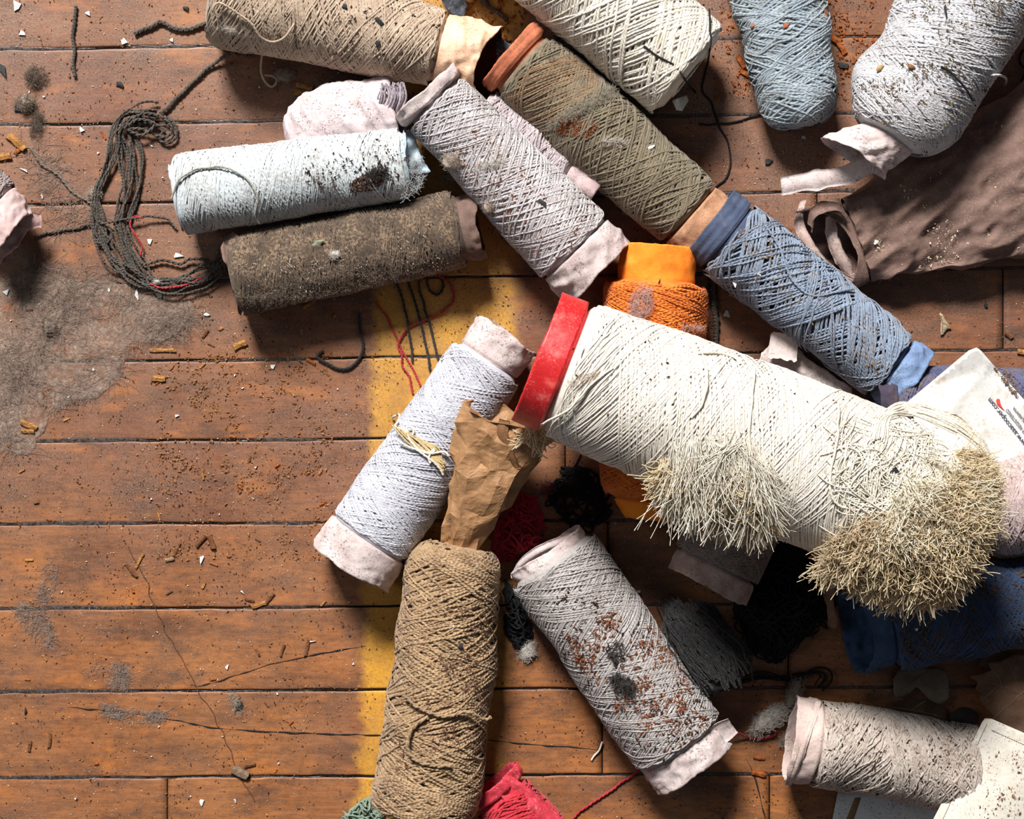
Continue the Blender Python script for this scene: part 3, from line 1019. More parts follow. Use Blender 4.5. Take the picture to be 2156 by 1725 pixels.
# --- 3 olive cone
y2 = mat_yarn('olive_brown_yarn', C(132, 120, 99), C(106, 96, 78), dirt=0.3)
y2b = mat_yarn('rust_brown_yarn', C(150, 122, 92), C(118, 92, 68), dirt=0.4)
c2 = Cone((1094, 132), (1452, 452), 88, 74, 88, 80, sq=0.95, seed=12, shA=5, dropA=0.04, shB=14,
          prof=[(0, 0.95), (0.28, 1.0), (0.33, 1.06), (0.42, 1.08), (0.6, 1.05), (1, 1.0)])
m_terra = mat_paper('terracotta_paper', C(196, 116, 84), C(150, 84, 60), speck=0.5, stain=C(110, 70, 50), stain_amt=0.4)
m_kraft = mat_paper('kraft_tube_paper', C(188, 142, 110), C(152, 108, 80), speck=0.5)
mid = (c2.A + c2.B) / 2
t2 = thing('yarn_cone', 'olive brown yarn cone with a terracotta paper rim and rust crumbs in its middle', 'yarn cone', 1273, 292)
tag(winding(c2, y2, t2, w=5.4, layers=3.2, alpha=26, seed=31, v0=c2.L * 0.02), None)
tag(winding(c2, y2b, t2, w=4.6, layers=0.9, alpha=30, seed=32, v0=c2.L * 0.05, v1=c2.L * 0.34, coat=False, thick=-0.4, name='inner_winding'), 'rustier strands on the upper part')
tube_part(c2, m_terra, t2, extA=34, rA=84, amp=1.5, feat=22, ribs=(1.6, 12), torn=4, seed=3, name='paper_rim')
tube_part(Cone((1094, 132), (1452, 452), 88, 74, 60, 70, sq=0.95, seed=12), m_kraft, t2, extB=50, rB=76, amp=5, feat=34, torn=5, seed=5, name='paper_tube')
REG.pop()
fluff('fuzz_ridge', None, 1235, 222, 98, 15, mat_fibre('olive_fuzz', C(176, 164, 144)), n=1500, ang=-30, parent=t2, hgt=0.5, seed=4, length=16, r=0.6)

# --- 4 cream cone, top
y3 = mat_yarn('cream_yarn', C(230, 222, 208), C(206, 196, 178), dirt=0.18)
c3 = Cone((1010, -218), (1455, 153), 116, 112, 116, 112, sq=0.97, seed=14, shB=16, dropB=0.16)
m_white = mat_paper('white_waxed_paper', C(235, 232, 226), C(210, 205, 195), speck=0.4)
t3 = cone_thing('yarn_cone', 'thick cream yarn cone at the top edge with black threads across its end', c3, y3, 7.2, dict(alpha=27, layers=3, seed=41), m_white, dict(extB=6, rB=60, amp=3))
sheet('paper_tag', [(1415, 212), (1432, 205), (1446, 200), (1450, 212), (1436, 234), (1424, 232)], lambda x, y: 70 + 10 * np.sin(x * 0.2), m_white, t3, step=5)

# --- 5 light blue grey yarn
y4 = mat_yarn('light_blue_grey_yarn', C(162, 174, 182), C(128, 138, 146), dirt=0.35, dirt_col=C(110, 96, 66))
c4 = Cone((1618, -110), (1692, 268), 80, 76, 97, 82, sq=0.8, seed=17, lump=6, shB=85, dropB=0.7, shA=30)
t4 = cone_thing('yarn_cone', 'light blue grey yarn cone with a rounded soft end', c4, y4, 6.4, dict(endwrap=90, alpha=24, layers=3.2, seed=51, mess=2.2, jump=1.0))

# --- 6 big pale lavender grey cone, top right
y5 = mat_yarn('pale_lavender_grey_yarn', C(206, 204, 206), C(180, 176, 178), dirt=0.3, patch=70)
c5 = Cone((2130, -135), (1868, 292), 190, 172, 132, 124, sq=0.92, seed=19, lump=7, shB=95, dropB=0.52)
t5 = cone_thing('yarn_cone', 'big pale lavender grey yarn cone resting on the crushed brown card', c5, y5, 5.0, dict(endwrap=110, alpha=17, layers=3.4, seed=61, mess=1.7, jump=0.9),
                pinkpaper, dict(extB=86, rB=58, amp=8, feat=22, torn=9, seed=5, flare=1.18, shiftB=(-30, -38), sqB=0.9))
curl_strip('torn_strip', [(1644, 393, 128), (1690, 384, 134), (1740, 376, 140), (1790, 366, 146), (1830, 348, 150), (1862, 330, 152)], 42, 6, pinkpaper, t5, side=(-0.05, 1, 0.15), seed=11)
curl_strip('torn_strip', [(1812, 288, 196), (1838, 282, 204), (1852, 300, 206), (1856, 336, 196), (1848, 372, 176)], 40, 9, pinkpaper, t5, side=(-0.8, 0.25, 0.5), seed=15)
_p = thread_path([(1985, 148, 3), (2010, 160, 3), (2035, 190, 3), (2052, 215, 2)], drape=True, lift=2)
thread('black_thread', 'black thread lying across the big pale lavender grey cone', 'thread', [(1980, 140), (2010, 160), (2036, 190), (2050, 214)], 2.2, mat_plain('black_thread', C(36, 34, 36)), seed=3)
thread('loose_end', None, None, [(2085, 160, 4), (2105, 158, 6), (2118, 166, 4), (2117, 180, 2)], 2.6, y5, parent=t5)

# --- 7 crumpled pale pink paper roll behind the white blue cone
c6 = Cone((652, 258), (812, 236), 66, 66, 70, 70, sq=0.85, seed=23, lump=5)
REG.pop()
t6 = thing('paper_cone', 'crumpled pale pink paper cone with rust spots and frayed lilac threads', 'paper cone', 720, 240)
m_roll = mat_paper('pale_pink_stained_paper', C(212, 196, 196), C(186, 168, 168), speck=0.8, stain=C(168, 110, 60), stain_amt=0.35)
def roll_body():
    c = Cone((600, 285), (836, 238), 66, 72, 88, 78, sq=0.82, seed=23, lump=4, shA=4, dropA=0.05, shB=14, dropB=0.1, prof=[(0, 0.16), (0.04, 0.4), (0.12, 0.66), (0.25, 0.88), (0.4, 1.0), (1, 1)])
    nu, nv = 110, 80
    v = np.linspace(0, c.L, nv)[:, None] * np.ones((1, nu)); th = (np.arange(nu) / nu * 2 * PI)[None] * np.ones((nv, 1))
    P = c.point(v, th)
    q = P.copy(); q[..., 0] = P[..., 0] + 0.55 * P[..., 1]; q[..., 1] = P[..., 1] * 0.25
    nr = c.normal(v, th)
    P = P + nr * (6 * crumple(q, 26, 3) + 4 * crumple(P, 40, 6))[..., None]
    P[..., 2] = np.maximum(P[..., 2], 1)
    cen = P.mean(axis=1, keepdims=True)
    P = np.concatenate([cen[:1] + (P[:1] - cen[:1]) * 0.02, P], 0)
    mesh_obj('crumpled_paper', P, grid_faces(nv + 1, nu, True), m_roll, t6)
roll_body()
y6 = mat_yarn('lilac_yarn', C(206, 192, 200), C(170, 156, 164), dirt=0.2)
g_ = np.random.default_rng(8); _out = []
for i in range(58):
    x = 800 + g_.uniform(0, 52); a = g_.uniform(-30, 40); z = g_.uniform(0, 14)
    _out.append(W(*[np.array(q) for q in zip(*spline([(x, 178 + g_.uniform(-6, 8), 146 + z), (x + a * 0.3, 205, 138 + z), (x + a * 0.2 - 8, 235, 118 + z), (x + a * 0.9 - 8, 262, 92 + z), (x + a * 1.1 + g_.normal(0, 6), 282, 60)], 18))]))
_V, _F, _U = tubes(np.stack(_out), 1.9, 4)
tag(mesh_obj('frayed_thread', _V, _F, y6, t6, _U), 'lilac threads frayed from its end', kind='stuff')

# --- 8 white-blue cone
y7 = mat_yarn('icy_white_yarn', C(212, 219, 221), C(188, 194, 195), dirt=0.35, dirt_col=C(120, 96, 72), patch=75, twist=0.25)
c7 = Cone((374, 411), (858, 342), 104, 108, 84, 74, sq=0.93, seed=26, lump=2.5, shA=10, shB=12)
m_foil = mat_paper('silvery_liner', C(190, 208, 218), C(150, 168, 180), speck=0.3, rough=0.35, spec=0.5)
t7 = cone_thing('yarn_cone', 'icy white yarn cone resting on the dark brown one, with a silvery torn end', c7, y7, 4.2, dict(alpha=16, layers=3, seed=71, mess=0.7), m_foil,
                dict(extA=4, rA=74, extB=8, rB=66, amp=4, torn=6))
tag(sheet('torn_liner', [(840, 285), (862, 272), (876, 290), (882, 318), (908, 362), (870, 368), (850, 350)], lambda x, y: 128 - 0.5 * (x - 850) + 5 * np.sin((x + y) * 0.12), m_foil, t7, step=6, jag=2), 'shiny torn liner')
fluff('fuzzy_edge', None, 862, 372, 26, 60, mat_fibre('white_fuzz', C(236, 238, 238)), n=900, ang=8, parent=t7, hgt=1.0, seed=12, length=15, z=120, dense=False, r=0.6)
thread('loose_end', None, None, [(362, 420, 3), (372, 385, 3), (400, 362, 3), (440, 352, 3), (490, 358, 3), (528, 385, 3), (542, 420, 3), (538, 450, 3), (545, 470, 3)], 2.2, mat_yarn('greyed_thread', C(170, 168, 158), dirt=0.4), parent=t7)

# --- 9 dark brown cone
y8 = mat_yarn('dark_brown_yarn', C(88, 73, 60), C(62, 51, 43), dirt=0.5, dirt_col=C(150, 125, 100), patch=30)
c8 = Cone((492, 582), (972, 482), 76, 78, 84, 80, sq=0.9, seed=29, lump=5, shA=18, shB=22)
m_dbp = mat_paper('dark_mauve_paper', C(122, 98, 88), C(92, 72, 64), speck=0.4)
t8 = cone_thing('yarn_cone', 'dark brown fuzzy yarn cone lying below the icy white one', c8, y8, 4.0, dict(alpha=15, layers=3, seed=81, mess=1.6), m_dbp,
                dict(extB=44, rB=66, amp=7, torn=10, feat=26, extA=10, rA=76))
sheet('torn_flap', [(470, 500), (492, 490), (530, 512), (512, 528), (500, 545), (480, 560), (470, 540)], lambda x, y: 120 - 0.7 * np.abs(x - 505) + 3 * np.sin(y * 0.2), m_dbp, t8, step=6, jag=2)
m_darkfuzz = mat_fibre('dark_fuzz', C(128, 110, 92), C(88, 72, 60))
fluff('dark_fuzz', None, 700, 600, 225, 42, m_darkfuzz, n=1700, ang=-11.5, parent=t8, hgt=0.8, seed=22, length=14, r=0.5, dense=False)

# --- 10 pink tube beside the lavender cone
c9 = Cone((1010, 240), (1200, 354), 66, 60, 60, 56, sq=0.95, seed=33, shB=5, dropB=0.04)
y9 = mat_yarn('dusty_lilac_yarn', C(200, 186, 188), C(165, 150, 152), dirt=0.4)
m_pinkp = mat_paper('dusty_pink_paper', C(205, 182, 180), C(182, 156, 154), speck=0.5, rough=0.6)
t9 = cone_thing('yarn_cone', 'slim pink paper tube partly wound with lilac yarn, tucked behind the lavender cone', c9, y9, 5, dict(alpha=20, layers=2.6, seed=91, mess=1.3), m_pinkp,
                dict(extB=76, rB=54, amp=5, feat=30, torn=5, seed=6))

# --- 11 grey-lavender cone, centre
y10 = mat_yarn('grey_lavender_yarn', C(202, 196, 196), C(172, 164, 164), dirt=0.3, dirt_col=C(110, 84, 62), patch=90)
c10 = Cone((915, 214), (1212, 524), 128, 96, 75, 92, sq=0.93, seed=36, lump=3, shA=8, shB=6, dropB=0.05)
t10 = cone_thing('yarn_cone', 'long grey lavender yarn cone in the middle with lint tufts and a pink paper end', c10, y10, 5.2, dict(alpha=27, layers=3.3, seed=101), pinkpaper,
                 dict(extA=34, rA=76, extB=74, rB=88, amp=8, feat=34, torn=9, seed=12, sqB=0.85, flare=1.03))

# --- 12 lavender cone lower left
y11 = mat_yarn('silver_lavender_yarn', C(200, 200, 208), C(176, 174, 182), dirt=0.12)
c11 = Cone((1028, 760), (778, 1134), 86, 84, 80, 92, sq=0.93, seed=39, lump=2.5, shA=10, shB=5, dropB=0.04)
t11 = cone_thing('yarn_cone', 'silver lavender yarn cone left of the brown paper cone, with ragged top', c11, y11, 4.8, dict(alpha=26, layers=3.4, seed=111), pinkpaper,
                 dict(extA=62, rA=68, extB=76, rB=90, amp=6, feat=30, torn=8, seed=14, flare=1.0, shiftA=(8, -8)))
fluff('ragged_edge', None, 1045, 698, 44, 14, mat_fibre('pink_fuzz', C(232, 222, 222)), n=700, ang=38, parent=t11, hgt=1.0, seed=13, length=15, z=80, dense=False, r=0.7)
m_yel = mat_yarn('straw_yarn', C(214, 190, 140), C(190, 162, 112), dirt=0.2)
g_ = np.random.default_rng(4); _out = []
for i in range(13):
    f = i / 12 * 1.5 - 0.2
    _out.append(thread_path([(835 + 40 * f + g_.normal(0, 3), 900 + 22 * f, 0), (868 + 42 * f, 935 + 8 * f + g_.normal(0, 2), 0), (905 + 20 * f, 962 + 4 * f, 0), (932 + 5 * f, 985 + g_.normal(0, 5), 0)], 18, lift=4, drape=True))
_V, _F, _U = tubes(np.stack(_out), 1.7, 4)
tag(mesh_obj('straw_strands', _V, _F, m_yel, t11, _U), 'straw yellow strands showing through', kind='stuff')
for k_, pts in enumerate([[(828, 880), (842, 872), (838, 886), (830, 896), (850, 905), (868, 918), (872, 905), (858, 900), (860, 925), (880, 945), (908, 955), (915, 945), (902, 965), (905, 975)],
                          [(878, 948), (905, 955), (935, 952), (942, 960)], [(840, 930), (880, 950), (915, 975), (932, 1000)]]):
    thread('knotted_end', None, None, pts, 2.6, y3, parent=t11, lift=7, seed=k_)

# --- 13 tan cone, bottom
y12 = mat_yarn('tan_twisted_yarn', C(182, 152, 116), C(148, 118, 86), dirt=0.55, dirt_col=C(84, 58, 44), period=8, twist=0.5, patch=70)
c12 = Cone((958, 1146), (893, 1722), 98, 104, 95, 111, sq=0.95, seed=43, lump=5, shA=46, dropA=0.5, shB=40, dropB=0.25, bend=-4)
t12 = cone_thing('yarn_cone', 'tan yarn cone wound with thick twisted strands, at the bottom edge', c12, y12, 7.2, dict(endwrapA=90, endwrap=90, alpha=23, layers=3.3, seed=121, mess=2.0, jump=1.2, arc=1.45, sides=5, seg=11), None)
_s0 = c12.centre(np.array([8.0]))[0]
thread('loose_end', None, None, [(903, 1512, 2), (882, 1520, 2), (862, 1545, 2), (858, 1575, 2), (875, 1600, 2), (905, 1612, 2), (950, 1612, 2)], 5, y12, parent=t12, ply=2)
thread('loose_end', None, None, [(850, 1465, 2), (880, 1490, 2), (930, 1508, 2), (985, 1500, 2), (1020, 1515, 2), (1034, 1510, 0)], 4.4, y12, parent=t12, ply=2)

# --- 14 grey cone, bottom centre
y13 = mat_yarn('grey_beige_yarn', C(184, 177, 173), C(158, 150, 146), dirt=0.3, dirt_col=C(92, 74, 60), patch=80)
c13 = Cone((1162, 1176), (1430, 1570), 92, 96, 102, 102, sq=0.92, seed=46, lump=3, shA=14, dropA=0.1, shB=8, dropB=0.06)
t13 = cone_thing('yarn_cone', 'grey beige yarn cone sprinkled with rust brown crumbs, with a pale paper end', c13, y13, 4.8, dict(alpha=26, layers=3.4, seed=131), pinkpaper,
                 dict(extA=28, rA=84, extB=62, rB=88, amp=7, feat=24, torn=7, seed=17, sqA=0.8))
curl_strip('flattened_strip', [(1352, 1628, 96), (1400, 1622, 122), (1450, 1592, 142), (1500, 1555, 138), (1542, 1528, 116)], 52, 4, pinkpaper, t13, side=(0.62, -0.9, -0.35), seed=21, n=50)
curl_strip('felt_rim', [(1082, 1212, 60), (1100, 1186, 100), (1140, 1158, 128), (1185, 1140, 128), (1206, 1130, 118)], 20, 8, pinkpaper, t13, side=(-0.5, 0.8, 0.2), thick=7, seed=22)

# --- 15 blue cone
y14 = mat_yarn('slate_blue_yarn', C(142, 156, 176), C(112, 126, 146), dirt=0.35, dirt_col=C(120, 100, 74), twist=0.5)
c14 = Cone((1530, 497), (1876, 772), 86, 80, 88, 79, sq=0.95, seed=49, lump=2.5, shA=6, dropA=0.05, shB=6)
m_navyp = mat_paper('dark_blue_paper', C(78, 88, 112), C(60, 68, 90), speck=0.3, stain=C(120, 120, 130), stain_amt=0.3)
m_bluep = mat_paper('light_blue_paper', C(124, 146, 180), C(96, 116, 150), speck=0.5, stain=C(100, 110, 130))
t14 = cone_thing('yarn_cone', 'slate blue yarn cone with dark blue paper rim and open dark gaps between strands', c14, y14, 5.4, dict(alpha=30, layers=1.7, seed=141, mess=1.3, spacing=1.3, jump=1.4, gap=9, over=0.3), m_navyp,
                 dict(extA=50, rA=83, amp=1.5, feat=24, ribs=(1.6, 17), torn=3, seed=3))
_c = Cone((1530, 497), (1876, 772), 86, 80, 60, 70, sq=0.95, seed=49); REG.pop()
tube_part(_c, m_bluep, t14, extB=56, rB=70, amp=10, feat=34, torn=7, seed=23, name='light_paper_end')
thread('loose_end', None, None, [(1608, 470), (1640, 520), (1668, 590), (1712, 622), (1760, 615), (1800, 608)], 2.6, y14, parent=t14, lift=3)

# --- 16 orange cone
y15 = mat_yarn('orange_yarn', C(240, 128, 46), C(206, 96, 30), dirt=0.1, twist=0.6)
m_or = mat_paper('bright_orange_paper', C(246, 142, 40), C(232, 116, 28), speck=0.25, stain=C(250, 170, 80), stain_amt=0.3, fuzz=0.5)
c15 = Cone((1382, 592), (1348, 1052), 84, 64, 112, 84, sq=0.74, seed=52, lump=4, shA=26, dropA=0.25, shB=50, dropB=0.35)
t15 = cone_thing('yarn_cone', 'bright orange yarn cone passing under the big white one', c15, y15, 5.2, dict(alpha=24, layers=3.0, seed=151, mess=1.6, jump=0.9), m_or,
                 dict(extA=78, rA=80, amp=5, feat=46, torn=5, seed=2, sqA=0.7, extB=50, rB=56, flare=0.97, shiftB=(30, -6)))
fluff('lint_streak', None, 1350, 640, 26, 52, mat_fibre('grey_pink_lint', C(236, 204, 192)), n=1100, ang=18, parent=t15, hgt=0.35, seed=31, length=18, r=0.55, dense=False)
fluff('lint_streak', None, 1450, 690, 50, 10, mat_fibre('pink_lint', C(244, 196, 172)), n=420, ang=8, parent=t15, hgt=0.4, seed=32, length=16, r=0.55, dense=False)

# --- 17 crushed pale piece below the blue cone
m_felt = mat_paper('pale_felt_paper', C(212, 196, 190), C(188, 170, 164), speck=0.7, fuzz=1.3)
t16 = thing('crushed_paper_tube', 'crushed pale pink paper tube between the blue cone and the big white cone', 'paper tube', 1690, 785)
def z16(x, y):
    d = (x - 1600) * 0.40 - (y - 745) * 0.92
    return 34 + 12 * np.exp(-(d / 40) ** 2) + 5 * crumple(P3((x + y) * 0.35, (y - x * 0.45) * 1.0, 0), 17, 4)
sheet('crushed_wall', [(1588, 778), (1602, 745), (1630, 712), (1665, 716), (1700, 755), (1795, 818), (1790, 850), (1700, 900), (1640, 860)], z16, m_felt, t16, step=6, thick=18, jag=2.5)
curl_strip('folded_flap', [(1620, 728, 66), (1640, 728, 72), (1662, 732, 74), (1678, 738, 70)], 56, 3, m_felt, t16, side=(-0.12, -1, 0), seed=12, thick=5, n=20)

# --- 18 navy purple cone at the right edge
y17 = mat_yarn('indigo_grey_yarn', C(86, 92, 126), C(60, 66, 96), dirt=0.6, dirt_col=C(120, 100, 82))
c17 = Cone((1880, 848), (2300, 868), 82, 82, 78, 84, sq=0.9, seed=55, lump=3)
m_purp = mat_paper('dark_purple_paper', C(70, 62, 78), C(54, 48, 62), speck=0.3)
t17 = cone_thing('yarn_cone', 'indigo grey yarn cone mostly hidden under the printed paper', c17, y17, 4.8, dict(alpha=25, layers=3, seed=171, mess=1.3), m_purp, dict(extA=46, rA=72, amp=7, torn=6))

# --- 19 pinkish cone at the right edge
y18 = mat_yarn('pale_rose_yarn', C(206, 184, 180), C(176, 152, 148), dirt=0.35)
c18 = Cone((2066, 1066), (2420, 1020), 132, 126, 100, 120, sq=0.9, seed=57, lump=6, shA=40, dropA=0.25)
t18 = cone_thing('yarn_cone', 'pale rose yarn cone at the right edge beside the frayed white one', c18, y18, 4.8, dict(alpha=14, layers=3, seed=181, mess=3.0), pinkpaper, dict(extA=12, rA=80))
m_beigep = mat_paper('beige_waste', C(196, 180, 160), C(160, 144, 126), speck=0.5)
sheet('paper_scrap', [(2040, 1135), (2100, 1120), (2200, 1128), (2200, 1178), (2120, 1180), (2060, 1168)], lambda x, y: 92 + 5 * crumple(P3(x, y, 0), 26, 3), m_beigep, None, step=8, jag=3)
tag(bpy.data.objects[-1] if False else bpy.context.scene.objects['paper_scrap'], 'dirty beige paper scrap under the pale rose cone at the right edge', 'paper')

# --- 20 dark blue cone
y19 = mat_yarn('navy_blue_yarn', C(60, 84, 122), C(42, 60, 92), dirt=0.65, dirt_col=C(62, 52, 42), patch=50)
c19 = Cone((1868, 1318), (2330, 1236), 84, 84, 92, 98, sq=0.9, seed=59, lump=5, shA=8)
m_blu = mat_paper('mid_blue_paper', C(62, 84, 114), C(46, 62, 88), speck=0.4, stain=C(50, 50, 56))
t19 = cone_thing('yarn_cone', 'dark blue dusty yarn cone under the frayed end of the white one', c19, y19, 5.0, dict(alpha=31, layers=3, seed=191), m_blu,
                 dict(extA=86, rA=80, amp=12, feat=38, torn=10, seed=31, cutA=lambda th: 40 * np.clip(np.cos(th), 0, 1)))

# --- 21 dark cone with pale rim, in the shade under the big cone
y20 = mat_yarn('umber_grey_yarn', C(150, 134, 124), C(118, 104, 96), dirt=0.3)
c20 = Cone((1590, 1020), (1508, 1192), 82, 82, 86, 94, sq=0.95, seed=61, lump=2, shB=5)
m_rimp = mat_paper('pinkish_brown_rim', C(186, 160, 150), C(150, 122, 110), speck=0.6)
t20 = cone_thing('yarn_cone', 'brown grey yarn cone with a pale rim, shaded under the big white one', c20, y20, 3.6, dict(alpha=30, layers=2.6, seed=201, spacing=1.4), m_rimp,
                 dict(extB=50, rB=86, amp=5, feat=40, torn=6, seed=8))

# --- 22 big white cone with red rim
y21 = mat_yarn('ivory_white_yarn', C(228, 220, 208), C(212, 202, 188), dirt=0.1, dirt_col=C(170, 140, 110), twist=0.15, patch=120)
c21 = Cone((1190, 774), (2022, 1106), 320, 322, 146, 164, sq=0.97, seed=63, lump=3, bulge=10, shA=14, dropA=0.10, shB=60, dropB=0.3)
t21 = cone_thing('yarn_cone', 'big ivory white yarn cone with a red plastic rim and two frayed cut patches', c21, y21, 4.8, dict(alpha=21, layers=3.4, seed=211, mess=0.8, jump=0.8, seg=14, over=0.35))
m_red = mat_paper('scratched_red_plastic', C(196, 34, 36), C(180, 26, 30), speck=0.25, speck_col=C(240, 170, 160), stain=C(226, 104, 98), stain_amt=0.7, rough=0.42, spec=0.5, fuzz=0.35, inside=C(110, 60, 50))
tag(tube_part(c21, m_red, t21, extA=60, rA=134, amp=1.6, feat=60, torn=2, seed=2, name='plastic_rim', wall=5, flare=0.985), 'scratched red plastic rim')
# --- frayed patches of the big white cone
m_cut = mat_fibre('cut_cotton_ends', C(206, 172, 116), C(232, 212, 172), 0.3)
m_ivory = mat_yarn('ivory_loose', C(240, 232, 214), dirt=0.25, dirt_col=C(170, 140, 110))
def shag(name, label, poly, n, dirs, length, seed, droop=0.1, curl=0.12, r=0.95, tuft=16, K=8, lift=2, mat=None):
    g = np.random.default_rng(seed)
    poly = np.asarray(poly, float); lo, hi = poly.min(0), poly.max(0)
    nt = max(n // tuft, 1)
    c = g.uniform(lo, hi, (nt * 6, 2)); c = c[inside_poly(c[:, 0], c[:, 1], poly)][:nt]
    nt = len(c)
    d0 = np.asarray(dirs, float)[None] + g.normal(0, 0.3, (nt, 3)); d0[:, 2] = np.abs(d0[:, 2]) * 0.7
    rep = np.repeat(np.arange(nt), tuft)
    xy = c[rep] + g.normal(0, 4.5, (len(rep), 2))
    z = surf_z(xy[:, 0], xy[:, 1])
    ok = z > 262
    rep, xy, z = rep[ok], xy[ok], z[ok]
    root = W(xy[:, 0], xy[:, 1], z - 2 + lift)
    d = d0[rep] + g.normal(0, 0.16, (len(rep), 3))
    V, F, U = hairs(root, d, g.uniform(0.55, 1.2, len(rep)) * length, curl, K, r, droop, seed, taper=False)
    o = mesh_obj(name, V, F, mat or m_cut, t21, U)
    return tag(o, label, kind='stuff')
shag('frayed_patch', 'frayed cut strands on the lower middle', [(1392, 965), (1470, 985), (1590, 1005), (1612, 1060), (1604, 1100), (1500, 1080), (1400, 1030)], 4600, (0.0, -1, 0.1), 62, 5, droop=0.16, curl=0.22)
shag('frayed_patch', 'browned cut strands on the lower middle', [(1400, 1010), (1590, 1020), (1600, 1090), (1500, 1075), (1410, 1030)], 1200, (0.05, -1, 0.15), 56, 15, droop=0.1, curl=0.3, mat=bpy.data.materials.get('browned_cotton') or mat_fibre('browned_cotton', C(176, 140, 92), C(214, 190, 150), 0.3))
shag('frayed_patch', 'frayed cut strands on the lower middle', [(1420, 935), (1560, 900), (1612, 960), (1600, 1050), (1410, 1010)], 1500, (0.12, -1, 0.12), 105, 6, droop=0.1, curl=0.07, mat=m_ivory)
shag('frayed_patch', 'frayed cut strands at the far end', [(1730, 1160), (1850, 1110), (1990, 1090), (2085, 1070), (2090, 1140), (2020, 1225), (1900, 1235), (1790, 1210)], 6500, (0.0, -1, 0.12), 74, 7, droop=0.14, curl=0.24)
shag('frayed_patch', 'browned cut strands at the far end', [(1740, 1130), (1850, 1070), (1990, 1040), (2080, 1050), (2085, 1140), (2020, 1210), (1900, 1215), (1790, 1190)], 3000, (0.1, -1, 0.2), 60, 17, droop=0.08, curl=0.3, mat=mat_fibre('browned_cotton', C(176, 140, 92), C(214, 190, 150), 0.3))
shag('frayed_patch', 'frayed cut strands at the far end', [(1880, 1010), (2000, 940), (2080, 960), (2095, 1070), (1960, 1130), (1830, 1150)], 4200, (0.2, -0.9, 0.25), 60, 8, droop=0.06, lift=5, curl=0.14, mat=mat_fibre('cream_cotton', C(232, 214, 178), C(240, 230, 206), 0.3))
shag('frayed_patch', 'frayed cut strands at the far end', [(1950, 1060), (2010, 940), (2050, 935), (2095, 1010), (2080, 1110), (2020, 1230), (1930, 1240)], 8000, (0.45, -0.7, 0.3), 50, 9, droop=0.07, lift=5, curl=0.16)
g_ = np.random.default_rng(77); _out = []
for i in range(520):            # loosened strands criss-crossing the end
    x, y = g_.uniform(1770, 2050), g_.uniform(880, 1130)
    a = g_.choice([0.35, 1.35, -0.9, 2.2]) + g_.normal(0, 0.28); L = g_.uniform(50, 130)
    b = g_.normal(0, 16)
    t = np.linspace(-0.5, 0.5, 14)
    px = x + L * t * math.cos(a) - b * (1 - 4 * t * t) * math.sin(a); py = y + L * t * math.sin(a) + b * (1 - 4 * t * t) * math.cos(a)
    z = surf_z(px, py)
    if z.min() < 250: continue
    _out.append(W(px, py, z + 3 + 7 * g_.uniform() * (1 - 4 * t * t)))
_V, _F, _U = tubes(np.stack(_out), 1.3, 4)
tag(mesh_obj('loosened_strand', _V, _F, m_ivory, t21, _U), 'loose criss-crossing strands at the far end', kind='stuff')
_out = []
for i in range(70):             # hank of strands slipped over the top of the end
    f = i / 70; j = g_.normal(0, 4, 6)
    pts = [(1836 + 26 * f + j[0], 925 + j[1], 0), (1846 + 30 * f, 888 - 16 * f + j[2], 0), (1890 + 20 * f, 858 + 10 * f + j[3], 0), (1950, 858 + 26 * f + j[4], 0), (2015, 880 + 30 * f + j[0], 0), (2066, 925 + 20 * f + j[1], 0), (2098, 1000 + j[2], 0)]
    q = spline(pts[:int(g_.integers(5, 8))], 26)
    z = np.maximum(surf_z(q[:, 0], q[:, 1]), 300 + 30 * f) + 4 + 10 * g_.uniform()
    z = np.convolve(np.pad(z, 2, mode='edge'), np.ones(5) / 5, 'valid')
    _out.append(W(q[:, 0], q[:, 1], z))
_V, _F, _U = tubes(np.stack(_out), 1.7, 4)
tag(mesh_obj('slipped_hank', _V, _F, m_ivory, t21, _U), 'strands slipped over the end', kind='stuff')
for k_, pts in enumerate([[(1480, 748), (1490, 790), (1478, 850), (1455, 880)], [(1590, 780), (1582, 850), (1578, 940), (1600, 990), (1618, 1005)], [(1766, 850), (1762, 930), (1748, 1010), (1760, 1060), (1800, 1072), (1860, 1060), (1905, 1040)],
                          [(1120, 905), (1150, 890), (1200, 862), (1240, 815), (1290, 775)], [(1470, 745), (1500, 742), (1545, 752), (1560, 768)], [(1420, 930), (1436, 985), (1460, 1010), (1480, 1000)], [(1500, 930), (1540, 960), (1580, 1010), (1600, 1060)]]):
    thread('stray_strand', None, None, pts, 2.6, m_ivory, parent=t21, lift=3, seed=k_ + 30)
fluff('brown_lint', None, 1232, 795, 40, 11, mat_fibre('beige_lint', C(222, 200, 176)), n=260, ang=-25, parent=t21, hgt=0.3, seed=41, length=18, r=0.5, dense=False)
_r = np.column_stack([g_.uniform(1105, 1150, 90), g_.uniform(895, 925, 90)])
_V, _F, _U = hairs(W(_r[:, 0], _r[:, 1], g_.uniform(225, 265, 90)), np.column_stack([g_.normal(-0.1, 0.6, 90), g_.normal(-1, 0.4, 90), g_.normal(0, 0.3, 90)]), g_.uniform(20, 55, 90), 0.2, 7, 1.3, 0.05, 3, taper=False)
tag(mesh_obj('frayed_patch', _V, _F, m_cut, t21, _U), 'small frayed wisps under the red rim', kind='stuff')
m_redp = mat_plain('red_lining', C(176, 26, 28), 0.3, 14, 0.6)
sheet('red_lining', [(1852, 1232), (1868, 1204), (1900, 1212), (1935, 1208), (1952, 1226), (1930, 1240), (1900, 1236), (1870, 1248)], lambda x, y: 150 + 6 * np.sin(x * 0.13), m_redp, t21, step=6, jag=3)
